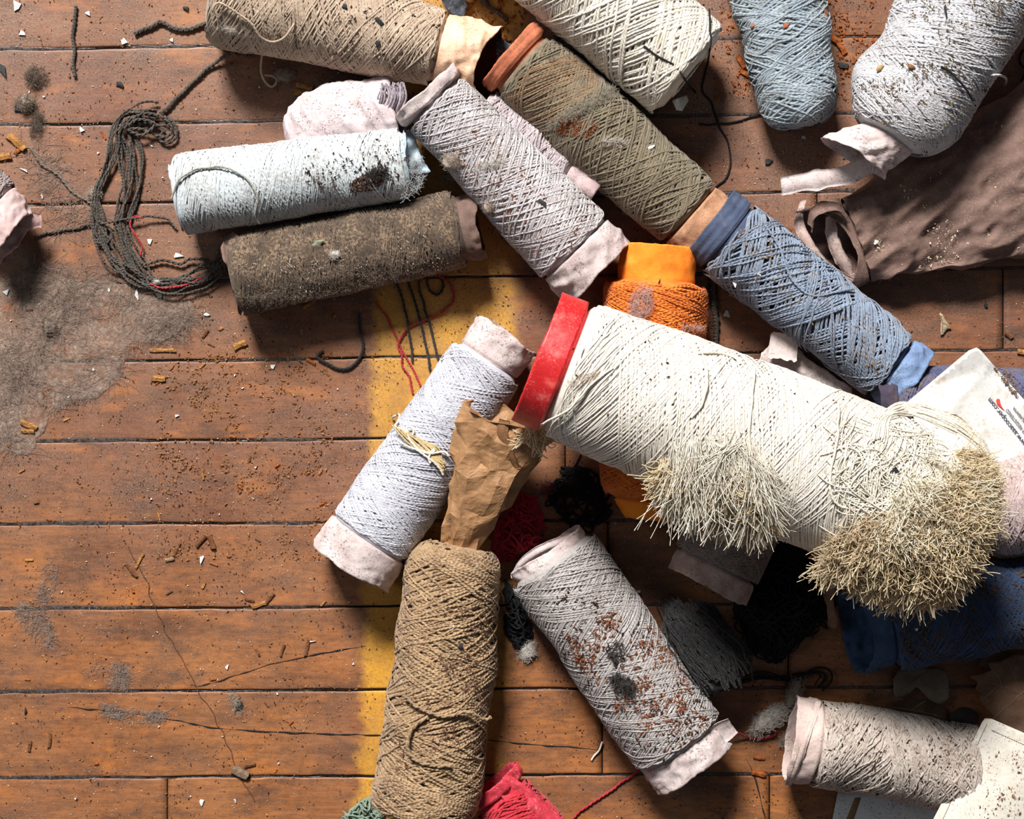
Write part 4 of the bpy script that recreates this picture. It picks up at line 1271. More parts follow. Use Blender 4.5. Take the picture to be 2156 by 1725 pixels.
tag(sheet('torn_inner_end', [(1838, 1236), (1890, 1240), (1950, 1232), (1940, 1244), (1880, 1258), (1852, 1272), (1844, 1262)], lambda x, y: 138 + 4 * np.sin(x * 0.13), mat_paper('fuzzy_beige_paper', C(206, 178, 150), fuzz=1.5), t21, step=6, jag=3), 'torn fuzzy inner end')

# --- kraft brown paper cone, crushed
m_kp = mat_paper('brown_kraft_paper', C(168, 126, 86), C(142, 104, 70), speck=0.2, stain=C(120, 82, 52), stain_amt=0.35, rough=0.6, spec=0.35, inside=C(120, 84, 54))
ck = Cone((1058, 912), (976, 1128), 168, 122, 106, 36, sq=0.55, seed=71, lump=3); REG.pop()
tk = thing('paper_cone', 'crushed kraft brown paper cone with a dark open mouth beside the red rim', 'paper cone', 1030, 1000, 100)
def kraft():
    g = np.random.default_rng(12)
    cv, cu, up = 11, 16, 6
    v = np.linspace(-58, ck.L + 30, cv)[:, None] * np.ones((1, cu)); th = (np.arange(cu) / cu * 2 * PI)[None] * np.ones((cv, 1))
    v = v + g.uniform(-9, 9, v.shape); th = th + g.uniform(-0.12, 0.12, th.shape)
    v[0] += 16 + 22 * np.clip(np.cos(th[0] - 1.0), 0, 1) + g.uniform(-8, 8, cu)
    u = np.clip((v + 58) / (ck.L + 88), 0, 1)
    R = ck.rA * 0.97 + (ck.rB - ck.rA) * u ** 1.3 + g.uniform(-9, 9, v.shape)
    P = ck.centre(v) + (np.sin(th)[..., None] * ck.s + np.cos(th)[..., None] * ck.n * ck.sq) * R[..., None]
    P = P + ck.normal(v, th) * g.uniform(-9, 11, v.shape)[..., None]
    # linear refinement keeps the folds sharp
    P = np.concatenate([P, P[:, :1]], 1)
    ti = np.linspace(0, cv - 1, (cv - 1) * up + 1); i0 = np.minimum(ti.astype(int), cv - 2); f = (ti - i0)[:, None, None]
    P = P[i0] * (1 - f) + P[i0 + 1] * f
    tj = np.linspace(0, cu, cu * up + 1)[:-1]; j0 = tj.astype(int); f = (tj - j0)[None, :, None]
    # split every quad along a diagonal so that facets stay flat
    P = P[:, j0] * (1 - f) + P[:, j0 + 1] * f
    O = P + 1.6 * crumple(P, 16, 4)[..., None] * np.array([0, 0, 1.0])
    nv, nu = O.shape[:2]
    C0 = O.mean(axis=1, keepdims=True)
    I = C0 + (O - C0) * 0.95
    n = nv * nu; j = np.arange(nu); j2 = (j + 1) % nu
    c0 = np.stack([j, j + n, j2 + n, j2], -1); b = (nv - 1) * nu
    c1 = np.stack([b + j, b + j2, b + j2 + n, b + j + n], -1)
    mesh_obj('crumpled_shell', np.concatenate([O.reshape(-1, 3), I.reshape(-1, 3)]), np.vstack([grid_faces(nv, nu, True), grid_faces(nv, nu, True)[:, ::-1] + n, c0, c1]), m_kp, tk, smooth=False)
kraft()
curl_strip('folded_corner', [(1062, 884, 222), (1058, 915, 218), (1072, 955, 205), (1086, 985, 190)], 26, 5, m_kp, tk, side=(0.9, -0.2, 0.35), seed=31, n=30)
REG.append(ck.height)

# --- printed white paper on the right
m_sheet = mat_paper('dirty_white_paper', C(226, 224, 218), C(206, 203, 198), speck=0.35, speck_col=C(150, 120, 96), stain=C(168, 138, 112), stain_amt=0.65, rough=0.6, fuzz=0.3)
pp = [(1912, 845), (2040, 738), (2056, 732), (2066, 739), (2110, 790), (2230, 925), (2230, 1040), (2060, 1010), (1940, 930)]
tp = thing('printed_paper', 'dirty white paper with a blue printed web address and red swoosh', 'paper', 2070, 870, 150)
def zp(x, y):
    n1 = (x - 1960) * 0.55 + (y - 880) * 0.83      # distance from the crease
    crease = 8 * np.exp(-np.abs((x - 2085) * 0.72 + (y - 768) * 0.70) / 12.0)
    tip = np.clip((790 - 0.25 * (x - 2040)) - y, 0, 80) * 0.35
    return 176 + tip + crease * 0.7 - 0.03 * (x - 1912) + 3 * vnoise(P3(x, y, 0), 60, 3)
psh = sheet('paper_sheet', pp, zp, m_sheet, tp, step=9, thick=2, reg=True)
def text(body, px, py, deg, size_px, mat, parent, zoff=2.0, name='printed_text'):
    cu = bpy.data.curves.new(name, 'FONT')
    cu.body = body; cu.size = size_px * S * 1.35; cu.extrude = 0.2 * S
    cu.align_x = 'LEFT'; cu.align_y = 'BOTTOM_BASELINE'
    tmp = bpy.data.objects.new(name, cu); COL.objects.link(tmp)
    dg = bpy.context.evaluated_depsgraph_get()
    me = bpy.data.meshes.new_from_object(tmp.evaluated_get(dg))
    bpy.data.objects.remove(tmp)
    n = len(me.vertices); v = np.empty(n * 3, np.float32); me.vertices.foreach_get('co', v); v = v.reshape(-1, 3) / S
    a = math.radians(deg)
    X = px + v[:, 0] * math.cos(a) - v[:, 1] * math.sin(a); Y = py - (v[:, 0] * math.sin(a) + v[:, 1] * math.cos(a))
    P = W(X, Y, zp(X, Y) + zoff + v[:, 2] * 0.5) * S - wloc(parent)
    me.vertices.foreach_set('co', P.astype(np.float32).ravel()); me.update()
    me.materials.clear(); me.materials.append(mat)
    o = bpy.data.objects.new(name, me); COL.objects.link(o); o.parent = parent
    return o
m_ink = mat_plain('blue_black_ink', C(34, 44, 72), 0.1, 20, 0.6)
m_ink2 = mat_plain('grey_blue_ink', C(70, 76, 92), 0.1, 20, 0.6)
m_swoosh = mat_plain('red_ink', C(214, 74, 66), 0.1, 20, 0.6)
text('www.aaacooper.com', 2166, 940, 128, 11.4, m_ink, psh)
text('ISO 9001:2000 REGISTERED', 2192, 950, 128, 7.2, m_ink2, psh)
text('QUALITY, ALABAMA', 2186, 920, 128, 6.6, m_ink2, psh)
tag(sheet('printed_swoosh', [(2097, 843), (2100, 839), (2105, 841), (2106, 848), (2109, 856), (2116, 866), (2104, 856), (2099, 850)], lambda x, y: zp(x, y) + 2.2, m_swoosh, psh, step=3, thick=0.5), 'red printed swoosh')

# --- white card at the bottom right and the papers under it
m_card = mat_paper('white_vinyl_card', C(212, 206, 194), C(196, 188, 174), speck=0.6, speck_col=C(120, 84, 56), stain=C(190, 165, 130), stain_amt=0.25, rough=0.55, fuzz=0.35)
m_card2 = mat_paper('plain_white_paper', C(220, 220, 218), C(204, 203, 200), speck=0.6, speck_col=C(80, 60, 48), stain_amt=0.1, rough=0.6, fuzz=0.35)
# --- 23 light taupe cone bottom right first (the card leans on it)
y23 = mat_yarn('light_taupe_yarn', C(206, 192, 180), C(174, 158, 146), dirt=0.4, patch=60)
c23 = Cone((1718, 1563), (2048, 1622), 92, 88, 88, 92, sq=0.94, seed=73, lump=3, shA=6, dropA=0.04, shB=10)
m_rose = mat_paper('rosy_felt_paper', C(206, 186, 176), C(184, 160, 152), speck=0.6)
t23 = cone_thing('yarn_cone', 'light taupe crinkled yarn cone beside the white card, its felt paper rim to the left', c23, y23, 5.2, dict(alpha=26, layers=2.8, seed=231, mess=3.4, jump=1.0), m_rose,
                 dict(extA=56, rA=86, amp=6, feat=30, torn=7, seed=33, sqA=0.8, cutA=lambda th: -6 * np.clip(np.cos(th + 0.5), 0, 1)))
curl_strip('felt_rim', [(1722, 1480, 118), (1706, 1530, 160), (1690, 1580, 170), (1672, 1630, 140), (1662, 1652, 90)], 16, 5, m_rose, t23, side=(0.9, 0.3, 0.2), thick=5, seed=42)
wt = thing('white_card', 'speckled white card with a stitched edge leaning on the taupe cone, bottom right corner', 'card', 2080, 1640, 60)
def zc(x, y):
    d = (x - 2070) * 0.90 + (y - 1515) * 0.42
    return 150 + 42 * np.sin(np.clip(d / 260.0, 0, 1) * PI * 0.9) + 1.2 * vnoise(P3(x, y, 0), 50, 2)
csh = sheet('card_sheet', [(2068, 1520), (2074, 1513), (2088, 1514), (2240, 1580), (2240, 1790), (1948, 1790), (1965, 1725), (2020, 1620)], zc, m_card, wt, step=9, thick=3, reg=True)
_st = []
for off in (6.0, ):
    for (a, b) in (((2072, 1524), (1958, 1770)), ((2088, 1520), (2240, 1588))):
        L = math.dist(a, b); n = int(L / 5)
        nx, ny = -(b[1] - a[1]) / L, (b[0] - a[0]) / L
        if a[0] > b[0]: nx, ny = -nx * 1, -ny * 1
        for i in range(n):
            t0, t1_ = i / n, (i + 0.66) / n
            q = np.array([[a[0] + (b[0] - a[0]) * t, a[1] + (b[1] - a[1]) * t] for t in (t0, (t0 + t1_) / 2, t1_)])
            s_ = 1 if a[0] > b[0] else 3.0
            q[:, 0] += abs(nx) * off * s_ * (1 if a[0] > b[0] else 0); q[:, 1] += off * s_ * (0.3 if a[0] > b[0] else 1)
            _st.append(W(q[:, 0], q[:, 1], zc(q[:, 0], q[:, 1]) + 1.0))
_V, _F, _U = tubes(np.stack(_st), 0.8, 4)
tag(mesh_obj('stitching', _V, _F, mat_plain('stitch_thread', C(150, 140, 124)), csh, _U), None, kind='stuff')
up = thing('white_paper', 'plain white paper lying on the floor under the taupe cone, with a brown stripe', 'paper', 1880, 1700, 2)
ush = sheet('paper_sheet', [(1764, 1668), (1830, 1664), (2010, 1690), (2020, 1790), (1740, 1790)], lambda x, y: 9 + 3 * vnoise(P3(x, y, 0), 70, 2) + 0.04 * (x - 1764), m_card2, up, step=14, thick=2, reg=True)
tag(sheet('brown_stripe', [(1800, 1680), (1813, 1680), (1796, 1730), (1788, 1780), (1772, 1780), (1782, 1725)], lambda x, y: 9.8 + 3 * vnoise(P3(x, y, 0), 70, 2) + 0.04 * (x - 1764), mat_plain('brown_print', C(140, 108, 76), 0.2, 10), ush, step=6, thick=1), 'printed brown stripe')

# --- leaves
m_leaf = mat_paper('dry_brown_leaf', C(124, 94, 72), C(96, 70, 54), speck=0.4, speck_col=C(50, 34, 26), stain_amt=0.4, rough=0.6)
m_leaf2 = mat_paper('grey_brown_leaf', C(132, 116, 98), C(108, 92, 76), speck=0.4, stain_amt=0.2, rough=0.7)
m_vein = mat_plain('leaf_vein', C(150, 120, 94), 0.2, 8)
def leaf(label, poly, mat, veins, z0, tilt=(0, 0), seed=1):
    cx, cy = np.mean(poly, axis=0)
    t = thing('fallen_leaf', label, 'leaf', cx, cy, 0)
    zf = lambda x, y: z0 + tilt[0] * (x - cx) + tilt[1] * (y - cy) + 4 * vnoise(P3(x, y, 0), 34, seed) + 0.0012 * ((x - cx) ** 2 + (y - cy) ** 2)
    blade = sheet('leaf_blade', poly, zf, mat, t, step=7, thick=1, jag=1.5, seed=seed)
    out = [W(*(lambda q: (q[:, 0], q[:, 1], zf(q[:, 0], q[:, 1]) + 0.4))(spline([v[0], ((v[0][0] + v[1][0]) / 2 + 2, (v[0][1] + v[1][1]) / 2 - 2), v[1]], 14))) for v in veins]
    V, F, U = tubes(np.stack(out), 1.1, 4)
    mesh_obj('vein', V, F, m_vein, blade, U)
    return t
leaf('grey brown curled leaf below the dark blue cone, left of the maple leaf', [(1880, 1432), (1890, 1412), (1925, 1406), (1960, 1408), (1990, 1410), (1998, 1440), (2000, 1468), (1980, 1484), (1960, 1478), (1945, 1462), (1930, 1448), (1915, 1462), (1895, 1470), (1884, 1468)], m_leaf2,
     [((1960, 1408), (1968, 1470)), ((1960, 1410), (1892, 1455)), ((1960, 1412), (1992, 1450))], 12, seed=4)
leaf('dim leaf lying flat above the taupe cone at lower right', [(1875, 1480), (1905, 1472), (1945, 1470), (1990, 1490), (2000, 1520), (1950, 1526), (1900, 1515), (1878, 1500)], mat_paper('dark_leaf', C(92, 70, 54), C(74, 54, 42)), [((1878, 1490), (1985, 1510)), ((1920, 1496), (1950, 1476))], 4, seed=6)
leaf('brown maple leaf with pointed lobes at the right edge', [(2040, 1424), (2068, 1420), (2088, 1412), (2078, 1396), (2105, 1392), (2130, 1380), (2200, 1370), (2210, 1560), (2150, 1545), (2120, 1530), (2096, 1520), (2086, 1500), (2062, 1478), (2068, 1462), (2052, 1450), (2058, 1440)], m_leaf,
     [((2150, 1462), (2044, 1426)), ((2150, 1462), (2090, 1515)), ((2150, 1462), (2120, 1390)), ((2150, 1462), (2205, 1400)), ((2150, 1462), (2200, 1520)), ((2100, 1445), (2070, 1475)), ((2110, 1448), (2094, 1414))], 34, seed=8)
leaf('dark curled leaf tucked above the maple leaf', [(2060, 1400), (2075, 1376), (2100, 1368), (2125, 1378), (2120, 1400), (2090, 1412)], m_leaf, [((2062, 1402), (2118, 1382))], 14, seed=9)
leaf('small dry curled leaf scrap on the floor right of the slate blue cone', [(1978, 660), (1985, 662), (1990, 676), (1998, 684), (2004, 692), (1994, 694), (1986, 704), (1980, 708), (1979, 692), (1982, 678)], mat_paper('pale_leaf', C(176, 156, 128)), [((1980, 664), (1984, 700)), ((1984, 680), (2000, 692))], 6, seed=10)

def stone(name, label, cat, px, py, rx, ry, h, mat, seed=1, ang=0, z=0, sc=1.3, amp=0.22):
    nv, nu = 14, 26
    t1 = np.linspace(0.02, PI - 0.02, nv)[:, None]; t2 = (np.arange(nu) / nu * 2 * PI)[None]
    q = np.stack([np.sin(t1) * np.cos(t2), np.sin(t1) * np.sin(t2), np.cos(t1) * np.ones_like(t2)], -1)
    k = 1 + amp * vnoise(q * sc, 1, seed) + amp * 0.4 * vnoise(q * 4, 1, seed + 3)
    a = math.radians(ang); X = q[..., 0] * k * rx; Y = q[..., 1] * k * ry
    P = W(px + X * math.cos(a) - Y * math.sin(a), py + X * math.sin(a) + Y * math.cos(a), z + h * 0.95 + q[..., 2] * k * h)
    return tag(mesh_obj(name, P, grid_faces(nv, nu, True), mat), label, cat)
stone('pebble', 'smooth dark grey pebble beside the maple leaf', 'pebble', 2030, 1511, 31, 21, 13, mat_plain('dark_pebble', C(54, 50, 46), 0.3, 20, 0.8), 3, amp=0.1)

# --- red paper cone at the bottom
m_rp = mat_paper('red_tissue_paper', C(196, 56, 70), C(170, 40, 54), speck=0.3, speck_col=C(230, 190, 180), stain=C(150, 30, 44), stain_amt=0.3, rough=0.7)
y24 = mat_yarn('red_yarn', C(206, 50, 64), C(170, 34, 48), dirt=0.1)
c24 = Cone((1086, 1690), (1230, 1850), 60, 60, 62, 66, sq=0.85, seed=75, lump=4, shA=10); REG.pop()
t24 = thing('yarn_cone', 'red yarn cone with creased red paper at the bottom edge beside the tan one', 'yarn cone', 1090, 1690)
c24 = Cone((1052, 1672), (1190, 1850), 62, 62, 66, 74, sq=0.8, seed=75, lump=4, shA=10)
tube_part(c24, m_rp, t24, extA=34, rA=62, amp=9, feat=40, torn=6, seed=3, name='red_paper')
winding(c24, y24, t24, w=6, layers=2.2, alpha=24, seed=241, v0=8, v1=c24.L, mess=2)
sheet('paper_wrap', [(1058, 1640), (1072, 1630), (1120, 1665), (1180, 1720), (1240, 1790), (1120, 1790), (1085, 1725), (1050, 1668)], lambda x, y: 106 + 10 * crumple(P3((x - y) * 0.7, (x + y) * 0.4, 0), 30, 3) - 0.0035 * ((x - 1100) * 0.7 - (y - 1700) * 0.7) ** 2, m_rp, t24, step=8, thick=2, seed=3)
_c = tangle('green_yarn_heap', 'grey green tangled yarn heap at the bottom edge, left of the tan cone', 'yarn heap', [(708, 1740), (725, 1715), (752, 1690), (782, 1672), (810, 1700), (815, 1780), (715, 1780)], mat_yarn('sage_green_yarn', C(142, 160, 140), C(112, 132, 114), dirt=0.3), n=46, r=2.1, rad=16, zmax=46, seed=5)

# --- small sleeve cone at the left edge
y25 = mat_yarn('grey_rose_yarn', C(176, 160, 158), C(140, 126, 124), dirt=0.4)
c25 = Cone((-150, 335), (0, 440), 84, 84, 78, 62, sq=0.9, seed=79, lump=4, shB=20, dropB=0.15)
t25 = cone_thing('yarn_cone', 'dusty pink paper cone with grey yarn poking in from the left edge', c25, y25, 5, dict(alpha=20, layers=3, seed=251, mess=2), mat_paper('rose_card_paper', C(206, 180, 176), C(180, 152, 148), speck=0.3),
                 dict(extB=70, rB=56, amp=12, feat=30, torn=14, seed=6, shiftB=(-24, 36)))
curl_strip('torn_tab', [(28, 452, 92), (50, 462, 86), (70, 464, 76), (86, 465, 66)], 32, 3, mat_paper('rose_tab', C(186, 150, 144)), t25, side=(0, 1, 0.1), seed=4, n=20)

# --- black skeins under the big cone
m_black = mat_yarn('black_yarn', C(38, 38, 40), C(26, 27, 29), dirt=0.12, dirt_col=C(120, 96, 70), patch=24)
c26 = Cone((1432, 1285), (1528, 1440), 72, 66, 56, 84, sq=0.85, seed=81, lump=6, shA=40, dropA=0.5, shB=40, dropB=0.4)
t26 = cone_thing('yarn_cone', 'charcoal black yarn skein in the shade right of the grey beige cone', c26, m_black, 3.8, dict(alpha=62, layers=3, seed=261, mess=3), None, cat='yarn skein')
fluff('fuzz', None, 1445, 1285, 22, 18, m_darkfuzz, n=300, parent=t26, seed=3, length=14, dense=False)
m_blk = mat_plain('black_tangle_yarn', C(34, 34, 36), 0.3, 10, 0.85, 0.2)
tangle('black_yarn_heap', 'loose heap of thin black yarn in deep shade under the white cone', 'yarn heap', [(1600, 1130), (1700, 1140), (1760, 1200), (1750, 1300), (1700, 1345), (1640, 1400), (1580, 1380), (1540, 1290), (1570, 1200)], m_blk, n=120, r=1.8, rad=40, zmax=80, seed=9)
tangle('black_yarn_heap', 'black yarn snarl between the kraft paper cone and the orange one', 'yarn heap', [(1165, 985), (1220, 975), (1262, 1010), (1290, 1080), (1250, 1125), (1190, 1110), (1150, 1060)], m_blk, n=20, r=2.0, rad=34, zmax=16, seed=10)
tangle('black_yarn_heap', 'black yarn snarl squeezed between the tan and grey beige cones', 'yarn heap', [(1062, 1210), (1085, 1250), (1110, 1300), (1125, 1345), (1095, 1375), (1062, 1330)], m_blk, n=34, r=2.2, rad=14, zmax=40, seed=12)
_V, _F, _U = bundle([(1530, 1440, 4), (1600, 1425, 3), (1660, 1428, 3), (1720, 1412, 3), (1742, 1425, 2), (1725, 1450, 2)], 6, 16, 1.8, seed=5)
tag(mesh_obj('black_yarn_wisp', _V, _F, m_blk, None, _U), 'thin black yarn wisp on the floor by the cotton tufts', 'yarn')
y26 = mat_yarn('crimson_yarn', C(196, 34, 58), C(150, 20, 40), dirt=0.1)
tangle('red_yarn_tangle', 'crimson red yarn tangle in the shade beside the kraft paper cone', 'yarn tangle', [(1035, 1150), (1045, 1100), (1085, 1055), (1125, 1045), (1145, 1085), (1135, 1140), (1085, 1180), (1050, 1185)], y26, n=64, r=2.4, rad=22, zmax=70, seed=14)
fluff('pink_fluff', 'small pink dusty fluff above the crimson yarn tangle', 1152, 1028, 15, 18, mat_fibre('dusty_pink_fluff', C(170, 84, 104)), n=300, seed=15, length=14, dense=False)

# --- dried strip of bark-like leather under the shag
sheet('leathery_strip', [(1712, 1170), (1768, 1176), (1764, 1220), (1756, 1262), (1758, 1290), (1778, 1314), (1756, 1324), (1744, 1318), (1742, 1280), (1728, 1230)], lambda x, y: 70 - 0.28 * (y - 1180) + 6 * np.sin((x - 1712) * 0.16), mat_paper('brown_speckled_leather', C(140, 106, 88), C(104, 74, 60), speck=0.8), None, step=6, jag=2)
tag(scene.objects['leathery_strip'], 'brown speckled leathery strip left of the dark blue cone', 'scrap')

# --- black scraps at the top
m_scrap = mat_paper('black_cloth', C(64, 66, 72), C(44, 46, 52), speck=0.5, speck_col=C(150, 150, 150), stain=C(110, 118, 130), stain_amt=0.5)
sheet('cloth_scrap', [(925, -30), (985, -30), (983, 20), (975, 38), (948, 34), (940, 20), (930, 8)], lambda x, y: 30 + 8 * crumple(P3(x, y, 0), 24, 3), m_scrap, None, step=6, thick=3, jag=3)
tag(scene.objects['cloth_scrap'], 'dusty black cloth scrap at the top edge behind the taupe cone', 'scrap')
o = sheet('cloth_scrap', [(1046, 78), (1060, 80), (1075, 92), (1092, 104), (1080, 128), (1056, 134), (1044, 120)], lambda x, y: 40 + 8 * crumple(P3(x, y, 0), 20, 5), mat_paper('grey_cloth', C(92, 98, 108), C(60, 64, 70), speck=0.5, speck_col=C(220, 225, 230), stain=C(190, 200, 210), stain_amt=0.5), None, step=5, thick=3, jag=3)
tag(o, 'grey cloth scrap between the peach paper end and the terracotta rim', 'scrap')

# ------------------------------------------------------------------ cords, threads, tangled yarn on the left
m_cord = mat_yarn('dark_grey_wool', C(88, 80, 72), C(60, 54, 48), dirt=0.3, dirt_col=C(130, 110, 90), patch=30, period=7, twist=0.8)
parts = []
parts.append(bundle([(330, 236, 6), (300, 232, 10), (262, 244, 14), (240, 278, 14), (236, 320, 8), (222, 370, 6), (205, 410, 4), (203, 450, 4), (215, 505, 4), (250, 565, 5), (300, 600, 5), (350, 600, 6), (410, 585, 8), (465, 560, 12)], 8, 22, 3.0, seed=3))
parts.append(bundle([(262, 268, 6), (270, 320, 5), (272, 380, 5), (262, 430, 5), (255, 480, 5), (280, 540, 5), (318, 588, 5), (380, 600, 6), (440, 575, 8), (480, 540, 14)], 7, 20, 2.9, seed=4))
parts.append(bundle([(285, 290, 4), (298, 335, 4), (292, 390, 4), (272, 450, 4), (262, 505, 3), (292, 560, 4)], 3, 12, 2.8, seed=6))
for k_, q in enumerate([[(345, 245, 8), (368, 262, 8), (370, 288, 8), (352, 302, 6), (335, 290, 6), (345, 272, 8), (322, 262, 10), (290, 262, 12)],
                        [(270, 256, 18), (300, 240, 20), (340, 246, 16), (362, 270, 10), (345, 290, 8), (300, 272, 14), (268, 272, 18)],
                        [(262, 270, 20), (290, 252, 22), (325, 262, 20), (300, 284, 18), (270, 276, 20)],
                        [(205, 475, 12), (198, 500, 10), (215, 515, 10), (235, 500, 12), (228, 475, 14), (208, 468, 12)],
                        [(300, 560, 6), (340, 548, 8), (380, 556, 8), (400, 545, 10), (440, 548, 12)]]):
    parts.append(plies(thread_path(q, n=60, lift=3, wob=1), 3.4, 2))
_V, _F, _U = join(parts)
o = mesh_obj('wool_tangle', _V, _F, m_cord, None, _U)
tag(o, 'long dark grey wool tangle on the floorboards left of the icy white cone', 'yarn tangle', None, 'thing')
thread('wool_yarn', 'dark wool cord running from the tangle up to the taupe cone', 'cord', [(338, 240, 4), (380, 200, 2), (420, 160, 2), (450, 135, 4), (482, 112, 20)], 4.4, m_cord, ply=3, drape=False, seed=2)
thread('wool_yarn', 'dark wool cord bent in a zigzag at the left end of the taupe cone', 'cord', [(282, 72, 1), (312, 60, 1), (338, 46, 2), (362, 58, 1), (388, 64, 1), (420, 54, 1), (450, 42, 6)], 5, m_cord, ply=3, drape=False, seed=3)
thread('wool_yarn', 'short stiff dark wool cord lying upright near the top left corner', 'cord', [(160, 15, 1), (158, 45, 1), (152, 75, 2), (158, 105, 1), (154, 132, 1), (158, 160, 1)], 4.2, m_cord, ply=3, drape=False, seed=4)
thread('wool_thread', 'grey wool thread slanting down to a fluff knot', 'thread', [(68, 312, 1), (85, 342, 1), (120, 368, 1), (150, 402, 1), (180, 422, 1), (200, 436, 2)], 3.4, mat_yarn('grey_wool', C(118, 106, 96)), ply=2, drape=False, seed=5)
thread('wool_thread', 'thin dark wool thread running from the pink cone to the icy white one', 'thread', [(72, 500, 2), (105, 490, 1), (150, 484, 1), (192, 474, 4), (235, 468, 14), (280, 460, 16), (320, 456, 12), (350, 462, 6), (372, 480, 4)], 3.0, m_cord, ply=2, drape=False, seed=6)
thread('wool_yarn', 'black cord curled in a hook below the dark brown cone', 'cord', [(680, 738, 2), (668, 752, 1), (690, 768, 1), (720, 778, 1), (750, 765, 1), (764, 735, 1), (760, 700, 1), (756, 660, 2)], 3.8, mat_yarn('black_cord', C(46, 42, 42), dirt=0.3), ply=3, drape=False, seed=7)
m_redt = mat_yarn('red_thread', C(204, 52, 62), C(170, 36, 46), dirt=0.1, twist=0.6, period=6)
thread('red_thread', 'long red thread looping over the yellow line below the dark brown cone', 'thread', [(838, 590, 14), (870, 578, 10), (905, 580, 6), (940, 592, 4), (958, 620, 2), (945, 650, 2), (905, 668, 2), (862, 692, 2), (842, 718, 2), (845, 760, 2), (862, 792, 2), (872, 830, 2)], 2.6, m_redt, ply=2, drape=False, seed=8, wob=4)
thread('red_thread', 'thin red thread hanging straight toward the silver lavender cone', 'thread', [(792, 632, 2), (815, 672, 1), (838, 718, 1), (852, 748, 1), (872, 780, 2), (885, 812, 2)], 2.2, m_redt, ply=1, drape=False, seed=9)
thread('red_thread', 'short red thread curl in the grey wool tangle', 'thread', [(300, 460, 16), (280, 458, 16), (275, 475, 16), (290, 500, 14), (300, 520, 10), (294, 536, 8)], 2.4, m_redt, ply=2, drape=False, seed=10)
thread('red_thread', 'red thread laid along the lower edge of the grey wool tangle', 'thread', [(318, 600, 16), (345, 606, 16), (385, 602, 16), (420, 588, 16), (455, 572, 18)], 2.4, m_redt, ply=2, drape=False, seed=11)
thread('red_thread', 'red thread curving right from the pale end of the grey beige cone', 'thread', [(1524, 1518, 60), (1545, 1538, 30), (1575, 1552, 6), (1605, 1556, 4), (1630, 1550, 4), (1636, 1540, 4)], 2.8, m_redt, ply=2, drape=False, seed=12)
thread('red_thread', 'red thread slanting in from the bottom edge below the grey beige cone', 'thread', [(1190, 1745, 1), (1230, 1702, 1), (1275, 1672, 1), (1320, 1640, 2), (1345, 1622, 4)], 3.0, m_redt, ply=2, drape=False, seed=13)
m_bt = mat_plain('black_thread', C(40, 36, 36), 0.3, 6)
thread('black_thread', 'thin black thread trailing down from the cream cone over the floorboards', 'thread', [(1494, 20), (1496, 80), (1488, 140), (1478, 190), (1500, 220), (1512, 262), (1532, 300), (1538, 345), (1528, 375), (1508, 394)], 2.2, m_bt, seed=14)
thread('black_thread', 'black thread slanting across the end of the cream cone', 'thread', [(1356, 98), (1388, 122), (1422, 138), (1442, 165), (1464, 196)], 2.2, m_bt, seed=15)
thread('black_thread', 'fine black thread along the floor seam left of the light blue grey cone', 'thread', [(1470, 262, 1), (1510, 262, 1), (1560, 252, 1), (1600, 242, 2)], 1.8, m_bt, drape=False, seed=16)
for k_, (q, lb) in enumerate([([(832, 590, 3), (850, 640, 2), (862, 700, 2), (868, 760, 2)], 'leftmost of the dark strands crossing the yellow line'),
                              ([(858, 590, 3), (878, 650, 2), (895, 720, 2), (906, 780, 2)], 'middle dark strand crossing the yellow line'),
                              ([(880, 592, 3), (895, 650, 2), (915, 720, 2), (926, 766, 2)], 'rightmost of the dark strands crossing the yellow line'),
                              ([(900, 590, 3), (905, 612, 2), (922, 622, 2), (934, 605, 2), (930, 590, 2)], 'short dark hook of yarn at the top of the yellow line')]):
    thread('dark_strand', lb, 'yarn', q, 3.2, mat_yarn('soot_yarn', C(52, 46, 42), dirt=0.3) if k_ == 0 else bpy.data.materials['soot_yarn'], ply=2, drape=False, seed=40 + k_)
thread('dark_strand', 'thick dark greasy cord on the floor at the right side of the orange cone', 'cord', [(1498, 590, 2), (1503, 640, 2), (1508, 690, 2), (1506, 740, 2)], 6.5, m_cord, ply=3, drape=False, seed=50)
thread('dark_strand', 'dark fuzzy cord at the top edge between the taupe and cream cones', 'cord', [(1008, -15, 2), (1022, 8, 2), (1045, 25, 2), (1068, 42, 3)], 6, m_cord, ply=3, drape=False, seed=51)
thread('dark_strand', 'black yarn looping at the far right edge by the big lavender grey cone', 'yarn', [(2170, 95, 5), (2152, 108, 8), (2146, 130, 8), (2160, 150, 8), (2150, 175, 8), (2170, 200, 8)], 3, m_blk, ply=2, drape=False, seed=52)
thread('pale_thread', 'pale broken thread on the floor left of the grey beige cone', 'thread', [(1270, 1562, 4), (1262, 1580, 2), (1252, 1592, 1), (1246, 1602, 1)], 2.2, y3, drape=False, seed=53)
thread('string_cord', 'long thin dark string lying straight down the boards at lower left', 'string', [(272, 1150, 0.4), (298, 1200, 0.4), (318, 1250, 0.4), (340, 1310, 0.4), (372, 1370, 0.4), (405, 1425, 0.4), (432, 1480, 0.4), (455, 1520, 0.4), (480, 1575, 0.4), (510, 1640, 0.4), (538, 1690, 0.4)], 0.9, mat_plain('dusty_string', C(96, 62, 44), 0.4, 8), drape=False, ply=1, seed=54, wob=6)

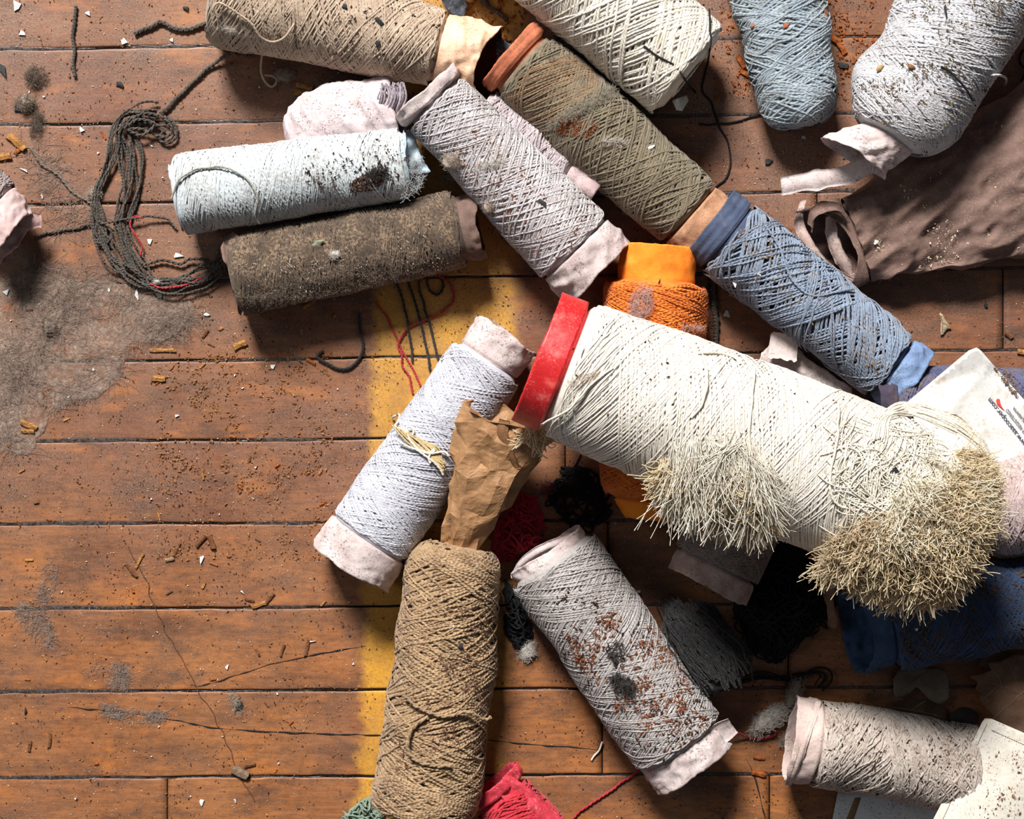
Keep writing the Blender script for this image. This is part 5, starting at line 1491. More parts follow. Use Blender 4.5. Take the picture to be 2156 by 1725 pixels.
# cracks in the varnish, filled with dirt, part of the floor
m_crk = mat_plain('dirt_filled_crack', C(44, 36, 34), 0.4, 6, 0.9)
def crack(pts, w0, seed):
    p = thread_path(pts, lift=0.0, wob=1.5, seed=seed)
    n = len(p); r = w0 * (0.55 + 0.45 * vnoise(P3(np.arange(n) * 0.3, seed, 0), 1, 2)) * np.clip(np.minimum(np.arange(n), np.arange(n)[::-1]) / 8, 0.15, 1)
    V, F, U = tubes(p[None], r[None], 6); V[:, 2] *= 0.25; V[:, 2] += 0.3
    mesh_obj('varnish_crack', V, F, m_crk, FLOOR, U)
crack([(140, 1490), (260, 1500), (340, 1512), (450, 1532), (560, 1542), (700, 1546), (830, 1550)], 3.2, 3)
crack([(1000, 1556), (1100, 1566), (1180, 1572), (1262, 1580)], 2.6, 4)
crack([(400, 1447), (440, 1440), (500, 1422), (560, 1402), (640, 1384), (700, 1372), (770, 1362)], 2.6, 5)
crack([(1570, 1596), (1590, 1640), (1600, 1680), (1615, 1740)], 2.8, 6)

# ------------------------------------------------------------------ fluff
m_fl = mat_fibre('white_cotton', C(238, 232, 222), C(214, 204, 190))
m_fl2 = mat_fibre('grey_lint', C(206, 188, 168), C(170, 150, 130))
fluff('cotton_tuft', 'oval white cotton tuft on the floor left of the taupe cone at lower right', 1622, 1512, 48, 25, m_fl, n=2200, ang=-38, seed=61, length=18, r=0.6, hgt=0.8)
fluff('cotton_tuft', 'grey beige cotton tuft standing above the white oval one', 1672, 1462, 17, 38, m_fl2, n=1200, ang=12, seed=62, length=16, r=0.6, hgt=0.8)
fluff('cotton_tuft', 'narrow beige cotton tuft beside the felt rim of the taupe cone', 1664, 1548, 12, 34, m_fl2, n=800, ang=35, seed=63, length=14, r=0.6)
fluff('cotton_tuft', 'small white cotton tuft between the tan and grey beige cones', 1112, 1372, 17, 24, m_fl, n=700, ang=20, seed=64, length=16, r=0.55)
fluff('cotton_tuft', 'round grey cotton tuft under the taupe cone near its loose end', 598, 158, 20, 16, m_fl2, n=800, seed=65, length=14, r=0.55)
fluff('lint_tuft', 'pinkish lint tuft on the left side of the grey lavender cone, upper one', 948, 342, 20, 22, m_fl2, n=600, seed=66, length=18, r=0.55)
fluff('lint_tuft', 'pale lint tuft hanging on the left edge of the grey lavender cone', 950, 372, 17, 14, m_fl, n=450, seed=67, length=16, r=0.55)
fluff('lint_tuft', 'white lint wisp across the middle of the grey lavender cone', 1030, 345, 30, 9, m_fl, n=260, ang=-15, seed=68, length=18, r=0.5, dense=False, hgt=0.4)
fluff('lint_tuft', 'dusty lint tuft halfway down the left edge of the grey lavender cone', 1028, 436, 12, 18, m_fl2, n=350, seed=69, length=12, r=0.5)
fluff('lint_tuft', 'grey lint tuft at the top end of the grey lavender cone', 870, 208, 18, 12, m_fl2, n=350, seed=70, length=14, r=0.5)
fluff('lint_tuft', 'white lint wisp on the lower half of the olive cone', 1298, 298, 30, 10, m_fl, n=220, ang=5, seed=71, length=16, r=0.5, dense=False, hgt=0.4)
fluff('lint_tuft', 'small tan lint tuft on the lower left edge of the olive cone', 1316, 448, 9, 9, m_fl2, n=200, seed=72, length=9, r=0.5)
fluff('lint_tuft', 'white lint tuft at the left tip of the taupe cone', 484, 62, 20, 10, m_fl, n=200, ang=20, seed=73, length=12, r=0.5, dense=False)
fluff('lint_tuft', 'pale fluff caught beside a dark seed in the middle of the dark brown cone', 706, 536, 12, 11, m_fl, n=260, seed=74, length=12, r=0.5)
fluff('lint_tuft', 'brown fibrous clump stuck on the lower edge of the dark brown cone', 560, 628, 40, 14, m_darkfuzz, n=600, ang=-8, seed=75, length=16, r=0.6)
fluff('lint_tuft', 'dusty fluff knot where the grey wool thread meets the tangle', 198, 408, 17, 15, m_fl2, n=600, seed=76, length=12, r=0.6)
fluff('lint_tuft', 'dark fibrous clump near the left edge of the boards, the upper one', 74, 160, 20, 28, m_darkfuzz, n=420, seed=77, length=22, r=0.7, ang=20, dense=False)
fluff('lint_tuft', 'grey fibrous clump with a black chip, left edge below the dark one', 52, 216, 24, 22, mat_fibre('greyish_lint', C(176, 156, 132), C(120, 100, 82)), n=700, seed=78, length=16, r=0.6)
fluff('lint_tuft', 'brown wispy lint lying along the seam at upper left', 78, 262, 12, 34, m_darkfuzz, n=500, seed=79, length=20, r=0.5, ang=5, dense=False)
fluff('lint_tuft', 'beige lint tuft on the seam below the boards crack at lower left', 496, 1480, 9, 26, m_fl2, n=300, seed=80, length=14, r=0.5, ang=-20, dense=False)
fluff('lint_tuft', 'brown lint tuft beside a wood chip at the left', 105, 690, 16, 20, m_darkfuzz, n=300, seed=81, length=14, r=0.6)
fluff('lint_tuft', 'small fuzzy white lint on the seam of the icy cone by the wool tangle', 330, 593, 9, 6, m_fl, n=160, seed=82, length=9, r=0.5, z=14)

m_soot = mat_fibre('sooty_fibre', C(26, 24, 24), C(44, 38, 34), 0.2)
fluff('lint_tuft', 'black sooty fibre clump in the middle of the grey beige cone, lower of two', 1310, 1440, 30, 20, m_soot, n=500, seed=83, length=22, r=0.9, ang=50, hgt=0.4, dense=False)
fluff('lint_tuft', 'black sooty fibre clump beside the charred lump on the grey beige cone', 1296, 1372, 16, 22, m_soot, n=320, seed=84, length=16, r=0.9, hgt=0.4, dense=False)
fluff('lint_tuft', 'dark twiggy clump at the right end of the icy white cone', 790, 366, 26, 13, m_soot, n=360, seed=85, length=20, r=1.0, ang=-25, hgt=0.5, dense=False)
fluff('lint_tuft', 'dark fibre clump tucked under the left tip of the taupe cone', 496, 98, 32, 15, m_soot, n=380, seed=86, length=24, r=0.9, ang=15, dense=False)
g_ = np.random.default_rng(31); _out = []
for i in range(70):             # strands slipping off the charcoal skein
    x0, y0 = 1420 + g_.normal(0, 14), 1268 + g_.normal(0, 8); s_ = g_.uniform(-50, 75)
    _out.append(thread_path([(x0, y0, 0), (x0 + 22 + s_ * 0.5, y0 + 55, 0), (x0 + 55 + s_ * 0.8, y0 + 110, 0), (x0 + 95 + s_ * 0.55, y0 + 165 + g_.normal(0, 10), 0)], 30, lift=4 + g_.uniform(0, 5), drape=True, wob=5, seed=i))
_V, _F, _U = tubes(np.stack(_out), 1.6, 4)
tag(mesh_obj('slipped_strand', _V, _F, m_black, t26, _U), 'loose strands slipping lengthwise', kind='stuff')

# dusty cobweb film on the left boards
def web(name, label, poly, n, seed, mat, r=0.42, L=34, z=1.2):
    g = np.random.default_rng(seed)
    x, y = scatter(n, min(p[0] for p in poly), min(p[1] for p in poly), max(p[0] for p in poly), max(p[1] for p in poly), seed, feat=70, bias=0.45, poly=poly)
    m = len(x)
    a = g.uniform(0, 2 * PI, m)
    V, F, U = hairs(W(x, y, g.uniform(0.5, z * 2.2, m)), np.column_stack([np.cos(a), np.sin(a) * 0.7, 0 * a]), g.uniform(0.4, 1.4, m) * L, 0.28, 7, r, 0, seed, taper=False)
    o = mesh_obj(name, V, F, mat, None, U)
    tag(o, label, 'cobweb', None, 'stuff')
m_web = mat_fibre('dust_web', C(186, 160, 142), C(140, 116, 100), 0.5)
def m_film_():
    t = NT('cobweb_film')
    t.color(t.mix(t.ramp(t.noise(9, 4, 0.7), 0.4, 0.6), C(150, 126, 110), C(186, 164, 148)))
    t.rough(0.95)
    al = t.math('MULTIPLY', t.ramp(t.noise(60, 5, 0.7, off=(3, 3, 3)), 0.38, 0.62, 0.05, 0.75), t.ramp(t.noise(5, 4, 0.8), 0.35, 0.62, 0.2, 1.0))
    t.l(al, t.b.inputs['Alpha'])
    t.normal(t.bump(t.noise(4, 4, 0.8), 0.6, 2))
    return t.m
m_film = m_film_()
WEB = [(-20, 600), (60, 566), (180, 590), (300, 600), (400, 632), (412, 655), (398, 690), (340, 722), (280, 715), (262, 745), (248, 800), (205, 838), (150, 845), (110, 870), (80, 925), (62, 958), (-20, 948)]
tag(sheet('cobweb_film', WEB, lambda x, y: 1.6 + 0.8 * vnoise(P3(x, y, 0), 24, 3), m_film, None, step=12, thick=0.3, jag=5), 'thin dusty grey film of cobweb on the boards at the left', 'cobweb', None, 'stuff')
web('cobweb_film', 'dusty matted cobweb spread over the boards at the left', [(0, 590), (60, 560), (180, 560), (300, 590), (420, 620), (400, 690), (340, 725), (280, 715), (250, 800), (200, 840), (110, 870), (70, 935), (60, 960), (0, 945)], 4200, 5, m_web, L=44, r=0.3)
web('cobweb_film', 'dusty matted cobweb spread over the boards at the left', [(40, 300), (90, 310), (180, 400), (200, 470), (120, 500), (90, 430)], 260, 6, m_web, L=50)
web('lint_film', 'thin trail of grey lint at lower left', [(95, 1185), (118, 1190), (120, 1230), (95, 1290), (120, 1340), (190, 1400), (270, 1400), (275, 1450), (250, 1452), (185, 1425), (110, 1370), (70, 1340), (30, 1290), (40, 1270), (80, 1270)], 2600, 7, m_web, L=16, r=0.26)
web('lint_film', 'lint clots along the cracked varnish at lower left', [(200, 1480), (240, 1485), (300, 1500), (360, 1495), (350, 1520), (290, 1525), (210, 1505)], 800, 8, m_web, L=12, r=0.26)

# ------------------------------------------------------------------ debris one can count
def chip(name, label, cat, px, py, L, wd, deg, mat, group=None, seed=1, h=None, lift=0.0, ends=0.25, z=None, src=[None]):
    """split wood / paint chip: jagged low slab with bevelled top"""
    g = np.random.default_rng(seed)
    h = h or wd * 0.55
    n = 5
    xs = np.linspace(-0.5, 0.5, n) * L
    rows = []
    for i, x in enumerate(xs):
        ww = wd * 0.5 * (0.65 + 0.35 * g.uniform()) * (1 - ends * g.uniform() * (i in (0, n - 1)))
        ww2 = wd * 0.5 * (0.65 + 0.35 * g.uniform())
        hh = h * g.uniform(0.7, 1.1)
        sx = g.uniform(-0.06, 0.06, 6) * L
        rows.append([(x + sx[0], -ww, 0), (x + sx[1], -ww * 0.9, hh * 0.8), (x + sx[2], -ww * 0.1, hh), (x + sx[3], ww2 * 0.8, hh * 0.75), (x + sx[4], ww2, 0)])
    A = np.array(rows); nv, nu = n, 5
    a = math.radians(deg)
    X = px + A[..., 0] * math.cos(a) - A[..., 1] * math.sin(a); Y = py + A[..., 0] * math.sin(a) + A[..., 1] * math.cos(a)
    z0 = float(surf_z(px, py)[0]) if z is None else z
    P = W(X, Y, z0 + 0.2 + lift + A[..., 2])
    f = grid_faces(nv, nu, True)[:, ::-1]
    e0 = np.array([[0, 1, 2], [0, 2, 3], [0, 3, 4]]); b = (nv - 1) * nu
    o = mesh_obj(name, P, f, mat, None, smooth=False, tris=np.vstack([e0, e0[:, ::-1] + b]))
    return tag(o, label, cat, group)
def flake(name, label, cat, px, py, L, wd, deg, mat, group=None, seed=1, h=2.2, z=None):
    g = np.random.default_rng(seed)
    n = int(g.integers(4, 7)); an = np.sort(g.uniform(0, 2 * PI, n) * 0.35 + np.arange(n) / n * 2 * PI * 0.8)
    r = g.uniform(0.7, 1.1, n); A = np.c_[np.cos(an) * r * L / 2, np.sin(an) * r * wd / 2]
    a = math.radians(deg)
    X = px + A[:, 0] * math.cos(a) - A[:, 1] * math.sin(a); Y = py + A[:, 0] * math.sin(a) + A[:, 1] * math.cos(a)
    z0 = float(surf_z(px, py)[0]) if z is None else z
    tl = g.uniform(-0.12, 0.12, 2)
    zz = z0 + 1.2 + A[:, 0] * tl[0] + A[:, 1] * tl[1]; zz = zz - min(zz.min() - z0 - 0.2, 0)
    P = np.vstack([W(X, Y, zz + h), W(px + 0 * X[:1], py, zz.mean() + h * 1.25), W(X, Y, zz)])
    i = np.arange(n); j = (i + 1) % n
    side = np.stack([i, j, j + n + 1, i + n + 1], -1)
    tr = np.vstack([np.stack([i, i * 0 + n, j], -1), [[n + 1, n + 1 + k + 1, n + 1 + k] for k in range(1, n - 1)]])
    return tag(mesh_obj(name, P, side, mat, None, smooth=False, tris=tr), label, cat, group)
def mat_wood(name, c, k):
    t = NT(name)
    t.color(t.mix(t.ramp(t.noise(3, 4, 0.7, stretch=(4, 1, 1)), 0.35, 0.65), c, k)); t.rough(0.85)
    t.normal(t.bump(t.noise(2.5, 3, 0.7, stretch=(5, 1, 1)), 0.7, 1.5))
    return t.m
m_w1 = mat_wood('split_wood', C(184, 132, 74), C(112, 70, 34)); m_w2 = mat_wood('dark_split_wood', C(128, 84, 52), C(74, 46, 30)); m_w3 = mat_wood('rotten_orange_wood', C(178, 98, 42), C(104, 52, 24))
big = [(340, 738, 56, 10, 0, m_w1, 'long straight wood splinter on the boards left of the yellow line'), (505, 726, 30, 17, -25, m_w1, 'blocky tan wood chip below the dark brown cone'), (334, 797, 26, 16, 5, m_w1, 'ridged tan wood chip at left centre'),
       (60, 895, 36, 16, 22, m_w1, 'pair of tan wood chips by the cobweb, the left one'), (58, 908, 28, 12, 5, m_w1, 'pair of tan wood chips by the cobweb, the lower one'), (432, 703, 20, 8, -55, m_w2, 'small slanted brown splinter above the tan wood chip'),
       (545, 1274, 30, 12, -18, m_w1, 'tan wood chip by the seam at left centre bottom'), (568, 1260, 26, 10, -50, m_w2, 'brown splinter leaning up from the tan seam chip'), (525, 1264, 20, 8, 15, m_w2, 'small brown chip left of the tan seam chip'),
       (506, 1628, 34, 24, 28, mat_wood('grey_wood', C(140, 118, 98), C(96, 78, 62)), 'weathered grey brown wood block at lower left'), (526, 1612, 24, 10, -15, m_w2, 'flat brown chip above the weathered wood block'), (646, 1365, 36, 9, -78, m_w2, 'upright brown splinter crossing the varnish crack'),
       (293, 1182, 34, 7, -62, m_w1, 'slender tan splinter by the seam at left centre'), (277, 1202, 34, 10, 50, m_w2, 'pointed brown splinter below the slender tan one'), (357, 1178, 20, 10, -12, mat_wood('pale_wood', C(168, 136, 104), C(110, 82, 60)), 'greyish wood chip above the slender splinter'),
       (372, 1158, 30, 7, -62, m_w2, 'dark splinter below the long seam at left'), (100, 690, 28, 10, 40, m_w1, 'tan wood chip inside the brown lint at left'), (35, 300, 44, 20, 40, m_w1, 'rough split wood chunk at the left edge near the top seam'),
       (8, 330, 30, 18, -10, m_w1, 'tan wood chunk half outside the left edge'), (40, 315, 24, 12, -40, m_w3, 'orange wood chip against the rough chunk at left'), (640, 182, 34, 16, 12, m_w1, 'wood chip at the left side of the pale pink paper cone'), (632, 196, 26, 14, 8, m_w1, 'lower wood chip at the left side of the pale pink paper cone'),
       (650, 640, 28, 10, -30, m_w1, 'bright wood chip at the lower edge of the dark brown cone'), (250, 338, 18, 6, 75, m_w1, 'thin tan chip on the left strand of the wool tangle'), (218, 285, 20, 6, 60, m_w3, 'thin orange splinter left of the wool tangle'), (1738, 1598, 30, 14, 12, m_w3, 'orange wood chip left of the taupe cone') if False else (1598, 1630, 30, 14, 12, m_w3, 'orange wood chip left of the felt rim of the taupe cone'),
       (1598, 1597, 24, 9, 5, m_w3, 'small orange chip above the one by the felt rim'), (1752, 78, 40, 18, 35, m_w3, 'crumbling orange wood chunk between the two top right cones'), (1770, 98, 34, 14, 60, m_w3, 'orange splinter below the crumbling chunk'), (1738, 34, 30, 12, 80, m_w3, 'orange splinter above the crumbling chunk'),
       (1560, 130, 30, 14, 60, m_w3, 'orange rotten wood bit beside the light blue grey cone'), (1570, 155, 24, 12, 30, m_w3, 'lower orange rotten wood bit beside the light blue grey cone'), (2124, 706, 18, 12, 40, m_w2, 'brown wood bit at the board joint near the right edge'), (2152, 742, 20, 14, 10, m_w1, 'tan chip at the right edge above the indigo cone'),
       (1270, 1118, 24, 10, 20, m_w2, 'pale splinter near the orange cone') if False else (1318, 1198, 26, 9, 15, m_w1, 'pale splinter right of the grey beige cone top'), (448, 1078, 28, 12, 60, m_w2, 'dark wood bit on the long seam at centre left') if False else (445, 1142, 30, 14, 70, m_w2, 'dark wood bit under the long seam at centre left'), (422, 1140, 30, 12, -50, m_w2, 'rough brown splinter left of the dark wood bit'),
       (655, 762, 20, 8, 30, m_w3, 'orange chip at the start of the black hooked cord'), (615, 1350, 10, 24, 10, m_w2, 'dark upright splinter left of the upright brown one') if False else (594, 1370, 26, 8, -72, m_w2, 'dark upright splinter left of the varnish crack end'), (105, 1560, 30, 8, -85, m_w2, 'dark narrow splinter at the lower left'), (62, 1572, 22, 9, -85, m_w2, 'dark grey splinter left of the narrow one')]
for k_, (px, py, L, wd, dg_, mt, lb) in enumerate(big):
    chip('wood_chip', lb, 'wood chip', px, py, L, wd, dg_, mt, seed=100 + k_)
m_pt = mat_plain('white_paint', C(228, 228, 224), 0.12, 8, 0.6)
m_gl = mat_plain('pale_plastic_flake', C(196, 198, 196), 0.15, 8, 0.3, 0.5)
whites = [(33, 10, 26, 20, -75, 'large white paper scrap at the top left corner'), (44, 69, 20, 14, 10, 'round white flake below the top left scrap'), (262, 88, 16, 14, 40, 'white flake above the first seam near the wool cord'), (258, 264, 18, 12, 30, 'white flake on the seam touching the wool tangle'),
          (290, 620, 16, 28, -15, 'tall white rectangular flake below the wool tangle'), (232, 611, 14, 10, 30, 'bluish flake on the cobweb below the wool tangle'), (333, 622, 18, 12, 20, 'grey white flake under the lower loop of the tangle'), (316, 508, 13, 13, 5, 'square white flake by the red thread curl'), (379, 535, 26, 14, -25, 'clear plastic flake left of the dark brown cone'),
          (50, 359, 18, 10, 25, 'white flake near the left edge above the pink cone'), (90, 414, 6, 14, -10, 'thin white flake right of the pink cone'), (172, 272, 14, 10, 45, 'curled grey flake below the seam at upper left'), (12, 615, 18, 16, 30, 'pale flake in the shadow at the left edge'), (186, 28, 14, 14, 0, 'small cream flake near the top edge'), (364, 84, 13, 10, 0, 'translucent flake under the zigzag cord'),
          (425, 1178, 12, 20, 5, 'white angular flake in the left centre'), (657, 1352, 16, 12, -20, 'white flake at the top of the upright splinter'), (510, 1248, 12, 8, 20, 'white flake above the tan seam chip'), (480, 1405, 10, 12, 10, 'white flake above the varnish crack'), (425, 1690, 10, 14, 0, 'white flake at the bottom edge near the board joint'), (497, 1687, 14, 9, 0, 'white oval flake at the bottom edge'),
          (425, 560, 12, 8, 20, 'grey flake in front of the dark brown cone flap'), (575, 772, 14, 12, 30, 'clear chip below the dark brown cone shadow'), (373, 876, 10, 8, 30, 'white speck above the seam at centre left'), (436, 663, 14, 7, 15, 'small bone white chip left of the dark brown cone end'), (1550, 598, 24, 20, 60, 'triangular pale flake on the slate blue cone'), (1600, 577, 12, 10, 0, 'white flake on the upper part of the slate blue cone'), (1530, 662, 18, 14, 20, 'pale flake on the boards left of the slate blue cone'),
          (1692, 290, 10, 10, 0, 'white flake near the torn paper strip'), (1368, 312, 22, 8, -35, 'white curled flake on the olive cone'), (955, 1322, 10, 14, 0, 'white crumb in the middle of the tan cone'), (1345, 1245, 10, 8, 0, 'pale crumb on the upper part of the grey beige cone'), (2148, 484, 10, 10, 0, 'white bead on the crushed brown card'), (1845, 510, 12, 11, 0, 'pale bead on the left part of the crushed brown card'), (1580, 1232, 12, 10, 0, 'glassy bead in the black yarn heap'), (2002, 1372, 9, 9, 0, 'white bead on the dark blue cone') if False else (1930, 1325, 9, 9, 0, 'white bead on the dark blue cone')]
for k_, (px, py, L, wd, dg_, lb) in enumerate(whites):
    flake('paint_flake', lb, 'flake', px, py, L * 1.1, wd * 1.1, dg_, m_pt if k_ % 4 else m_gl, seed=300 + k_)
m_coal = mat_plain('black_chip', C(42, 42, 44), 0.4, 8, 0.6)
blacks = [(6, 150, 34, 18, 80, 'black flat chip at the left edge near the top'), (40, 228, 26, 20, 70, 'black chip in the grey fibrous clump at left'), (393, 19, 16, 12, 20, 'black crumb left of the taupe cone tip'), (435, 67, 12, 10, 60, 'black crumb below the zigzag cord'), (252, 178, 16, 12, 40, 'black crumb in the middle of the second board'),
          (800, 44, 30, 16, 0, 'black fuzzy crumb in the middle of the taupe cone'), (726, 12, 14, 10, 0, 'black crumb at the top of the taupe cone'), (797, 90, 12, 16, 0, 'black crumb below the fuzzy one on the taupe cone'), (1142, 427, 26, 14, 40, 'dark triangular chip on the grey lavender cone'), (1620, 345, 24, 20, 50, 'black triangular chip on the board between the two grey cones'),
          (2042, 102, 22, 14, 10, 'square black chip on the big lavender grey cone'), (1992, 24, 12, 28, 0, 'long black chip near the top of the big lavender grey cone'), (1886, 998, 34, 16, 80, 'black rectangular chip on the frayed end of the white cone'), (970, 1361, 15, 12, 0, 'black round crumb on the tan cone'), (505, 1487, 18, 18, 0, 'shiny black bead beside the crack at lower left'),
          (1290, 1395, 26, 24, 50, 'black charred lump in the middle of the grey beige cone'), (1384, 574, 14, 14, 0, 'grey crumb on the orange paper'), (1388, 592, 8, 14, 0, 'lower grey crumb on the orange paper'), (56, 1497, 14, 14, 0, 'dark round crumb at the lower left edge'), (1776, 138, 26, 20, 30, 'dark chip between the light blue grey and lavender grey cones'), (2076, 640, 22, 9, 85, 'dark splinter on the boards near the right edge'), (870, 100, 8, 10, 0, 'dark crumb near the peach paper end')]
for k_, (px, py, L, wd, dg_, lb) in enumerate(blacks):
    flake('dark_crumb', lb, 'crumb', px, py, L * 1.1, wd * 1.1, dg_, m_coal, seed=500 + k_, h=3.5)
for k_, (px, py, dg_, lb) in enumerate([(1655, 54, -50, 'rust brown seed pod on the light blue grey cone'), (1853, 143, -35, 'yellowish seed husk on the big lavender grey cone'), (1919, 141, 10, 'small brown husk right of the yellowish one'), (1586, 55, -20, 'smaller brown husk left of the rust pod')]):
    stone('seed_husk', lb, 'seed', px, py, 10 - k_, 5, 4, mat_plain('husk_%d' % k_, [C(170, 98, 66), C(176, 146, 96), C(140, 96, 60), C(150, 100, 80)][k_], 0.3, 5), seed=k_ + 5, ang=dg_, z=float(surf_z(px, py)[0]) - 1)
sheet('torn_leaf_bit', [(650, 520), (668, 506), (684, 505), (676, 518), (668, 530), (672, 545), (660, 556), (650, 545)], lambda x, y: 150 - 0.4 * (y - 520), mat_plain('pale_green_leaf', C(140, 142, 120), 0.25, 10), None, step=6, thick=1.5)
tag(scene.objects['torn_leaf_bit'], 'pale green torn leaf bit on the dark brown cone', 'leaf')

# small chips that nothing tells apart
g_ = np.random.default_rng(91)
x, y = scatter(45, 20, 620, 760, 1700, 92, feat=120)
for k_ in range(len(x)):
    chip('small_wood_chip', 'small brown wood chip lying loose on the open boards at left', 'wood chip', x[k_], y[k_], g_.uniform(9, 17), g_.uniform(4, 7), g_.uniform(0, 180), [m_w1, m_w2, m_w3][k_ % 3], 'small wood chips on the open boards', seed=600 + k_, z=0)
x, y = scatter(40, 20, 20, 760, 1700, 93, feat=200)
ok = surf_z(x, y) < 1
x, y = x[ok], y[ok]
for k_ in range(len(x)):
    flake('small_white_flake', 'tiny white flake lying loose on the open boards at left', 'flake', x[k_], y[k_], g_.uniform(4, 8), g_.uniform(4, 6), g_.uniform(0, 180), m_pt, 'tiny white flakes on the open boards', seed=700 + k_, z=0, h=2)

# ------------------------------------------------------------------ dust and crumbs nobody could count
m_sd = mat_plain('sawdust_brown', C(156, 104, 62), 0.4, 8); m_sd2 = mat_plain('dark_dust', C(62, 40, 30), 0.4, 8); m_sd3 = mat_plain('pale_grit', C(206, 186, 158), 0.2, 8)
def floor_dust(n, size, mat, name, label, seed, feat=70, bias=0.4, box=(-30, -30, 2190, 1760), poly=None):
    x, y = scatter(n, *box, seed, feat=feat, bias=bias, poly=poly)
    ok = surf_z(x, y) < 1
    x, y = x[ok], y[ok]
    g = np.random.default_rng(seed)
    crumbs(name, label, 'dust', x, y, size[0] + (size[1] - size[0]) * g.uniform(0, 1, len(x)) ** 3, mat, seed, z=0.2)
floor_dust(16000, (1.3, 5.0), m_sd, 'sawdust', 'brown sawdust strewn over the floorboards', 11)
floor_dust(14000, (1.3, 4.6), m_sd2, 'dark_dust', 'dark dirt specks strewn over the floorboards', 12)
floor_dust(12000, (1.2, 3.4), m_sd3, 'pale_grit', 'pale grit strewn over the floorboards', 13, feat=120)
floor_dust(2600, (2, 7), m_sd, 'wood_crumb_drift', 'tan wood crumbs drifted on the boards below the dark brown cone', 14, feat=30, bias=0.1, box=(330, 740, 700, 1180))
floor_dust(1800, (2, 8), m_w3, 'rotten_wood_drift', 'orange rotten wood crumbs between the cones at the top right', 15, feat=30, bias=0.4, box=(1500, -20, 1850, 210))
floor_dust(500, (3, 12), m_w3, 'rotten_wood_drift', 'orange rotten wood crumbs between the cones at the top centre', 16, feat=30, bias=0.4, box=(960, -20, 1110, 120))
def top_dust(poly, n, size, mat, name, label, seed, feat=40, bias=0.3, zmin=20):
    p = np.asarray(poly, float)
    x, y = scatter(n, p[:, 0].min(), p[:, 1].min(), p[:, 0].max(), p[:, 1].max(), seed, feat=feat, bias=bias, poly=poly)
    ok = surf_z(x, y) > zmin; x, y = x[ok], y[ok]
    g = np.random.default_rng(seed)
    crumbs(name, label, 'dust', x, y, size[0] + (size[1] - size[0]) * g.uniform(0, 1, len(x)) ** 2, mat, seed, lift=0.3, z=surf_z(x, y) + 2.0)
m_rust = mat_plain('rust_crumb', C(132, 74, 42), 0.5, 5)
top_dust([(1190, 1320), (1300, 1290), (1400, 1330), (1470, 1460), (1500, 1540), (1380, 1600), (1290, 1500), (1210, 1400)], 1500, (2, 8), m_rust, 'rust_crumb_drift', 'rust brown crumbs on the grey beige cone', 21)
top_dust([(1150, 1230), (1300, 1250), (1440, 1400), (1540, 1540), (1440, 1640), (1300, 1560), (1180, 1380)], 900, (2, 8), m_sd2, 'dark_crumb_drift', 'dark specks on the grey beige cone', 22)
top_dust([(1150, 250), (1215, 240), (1260, 262), (1240, 292), (1180, 285)], 700, (2, 7), m_rust, 'rust_crumb_drift', 'rust brown crumbs on the olive cone', 23, bias=0.7)
top_dust([(1780, 150), (1900, 0), (2156, 0), (2150, 130), (2000, 260), (1900, 330), (1780, 240)], 1900, (1.6, 5.5), mat_plain('olive_crumb', C(104, 86, 60), 0.4, 6), 'seed_crumb_drift', 'olive brown specks on the big lavender grey cone', 24, feat=30, bias=0.2)
top_dust([(640, 300), (860, 290), (860, 400), (700, 440), (640, 380)], 520, (1.5, 6), m_sd2, 'dark_crumb_drift', 'dark specks on the icy white cone', 25, bias=0.25)
top_dust([(735, 385), (790, 355), (815, 370), (790, 400), (740, 405)], 520, (2, 8), mat_plain('brown_debris', C(84, 58, 44), 0.5, 6), 'bark_crumb_drift', 'brown bark crumbs on the right half of the icy white cone', 26, bias=0.8)
top_dust([(860, 1280), (1040, 1280), (1030, 1500), (1000, 1650), (830, 1650), (850, 1400)], 900, (2, 7), mat_plain('mauve_brown_crumb', C(110, 76, 62), 0.4, 6), 'brown_crumb_drift', 'brown specks on the tan cone', 27, bias=0.2)
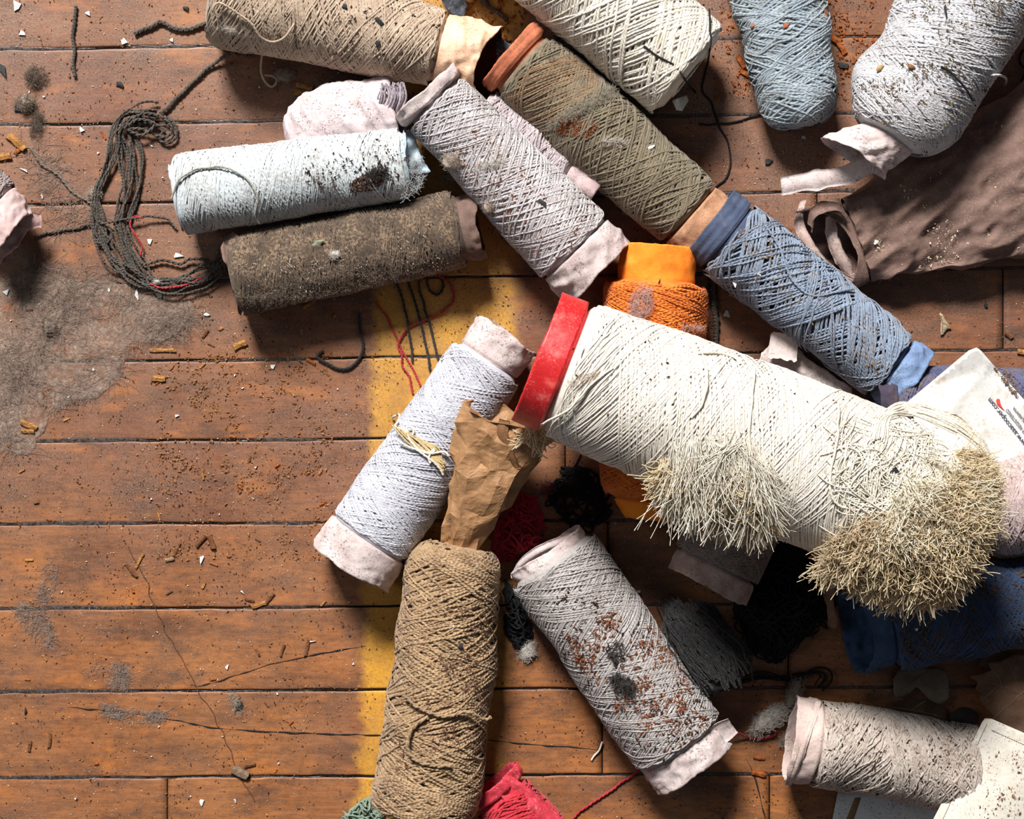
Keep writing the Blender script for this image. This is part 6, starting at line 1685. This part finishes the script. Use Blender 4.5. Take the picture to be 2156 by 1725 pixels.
top_dust([(480, 540), (960, 440), (980, 560), (560, 660)], 900, (1.4, 3.6), m_fl2, 'pale_grit_drift', 'pale grit on the dark brown cone', 28)
top_dust([(1810, 1300), (2156, 1200), (2156, 1380), (1860, 1400)], 900, (2, 8), mat_plain('brown_blue_crumb', C(104, 78, 54), 0.4, 6), 'brown_crumb_drift', 'brown specks on the dark blue cone', 29)
top_dust([(470, 0), (900, 20), (1000, 150), (880, 160), (520, 80)], 260, (2, 7), m_sd2, 'dark_crumb_drift', 'dark specks on the taupe cone', 30)
top_dust([(1490, 500), (1600, 470), (1900, 720), (1840, 800)], 420, (2, 6), mat_plain('tan_crumb', C(150, 120, 84), 0.4, 6), 'tan_crumb_drift', 'tan specks on the slate blue cone', 31)
top_dust([(1800, 430), (2156, 220), (2156, 560), (1860, 570)], 1100, (1.6, 5), m_sd3, 'pale_grit_drift', 'pale grit on the crushed brown card', 32)
top_dust([(2085, 762), (2156, 762), (2156, 860), (2110, 800)], 260, (2, 8), mat_plain('indigo_crumb', C(128, 100, 78), 0.4, 6), 'brown_crumb_drift', 'brown specks on the indigo grey cone', 33, bias=0.6)
top_dust([(960, 230), (1150, 400), (1290, 520), (1130, 560), (950, 350)], 360, (2, 6), m_rust, 'rust_crumb_drift', 'rust specks on the grey lavender cone', 34)
top_dust([(1990, 1550), (2156, 1560), (2156, 1725), (1990, 1725)], 260, (2, 6), mat_plain('ochre_crumb', C(140, 100, 66), 0.4, 6), 'ochre_crumb_drift', 'ochre specks on the white card', 35)
top_dust([(1690, 1500), (2020, 1560), (1980, 1680), (1700, 1640)], 300, (2, 6), m_sd2, 'dark_crumb_drift', 'dark specks on the light taupe cone', 36)
top_dust([(1380, 620), (1480, 620), (1480, 700), (1380, 680)], 60, (2, 5), m_sd2, 'dark_crumb_drift', 'dark specks on the orange cone', 37)
top_dust([(1130, 650), (1900, 850), (2080, 960), (1990, 1140), (1300, 960)], 220, (2, 6), m_sd2, 'dark_crumb_drift', 'dark specks on the big ivory white cone', 38)
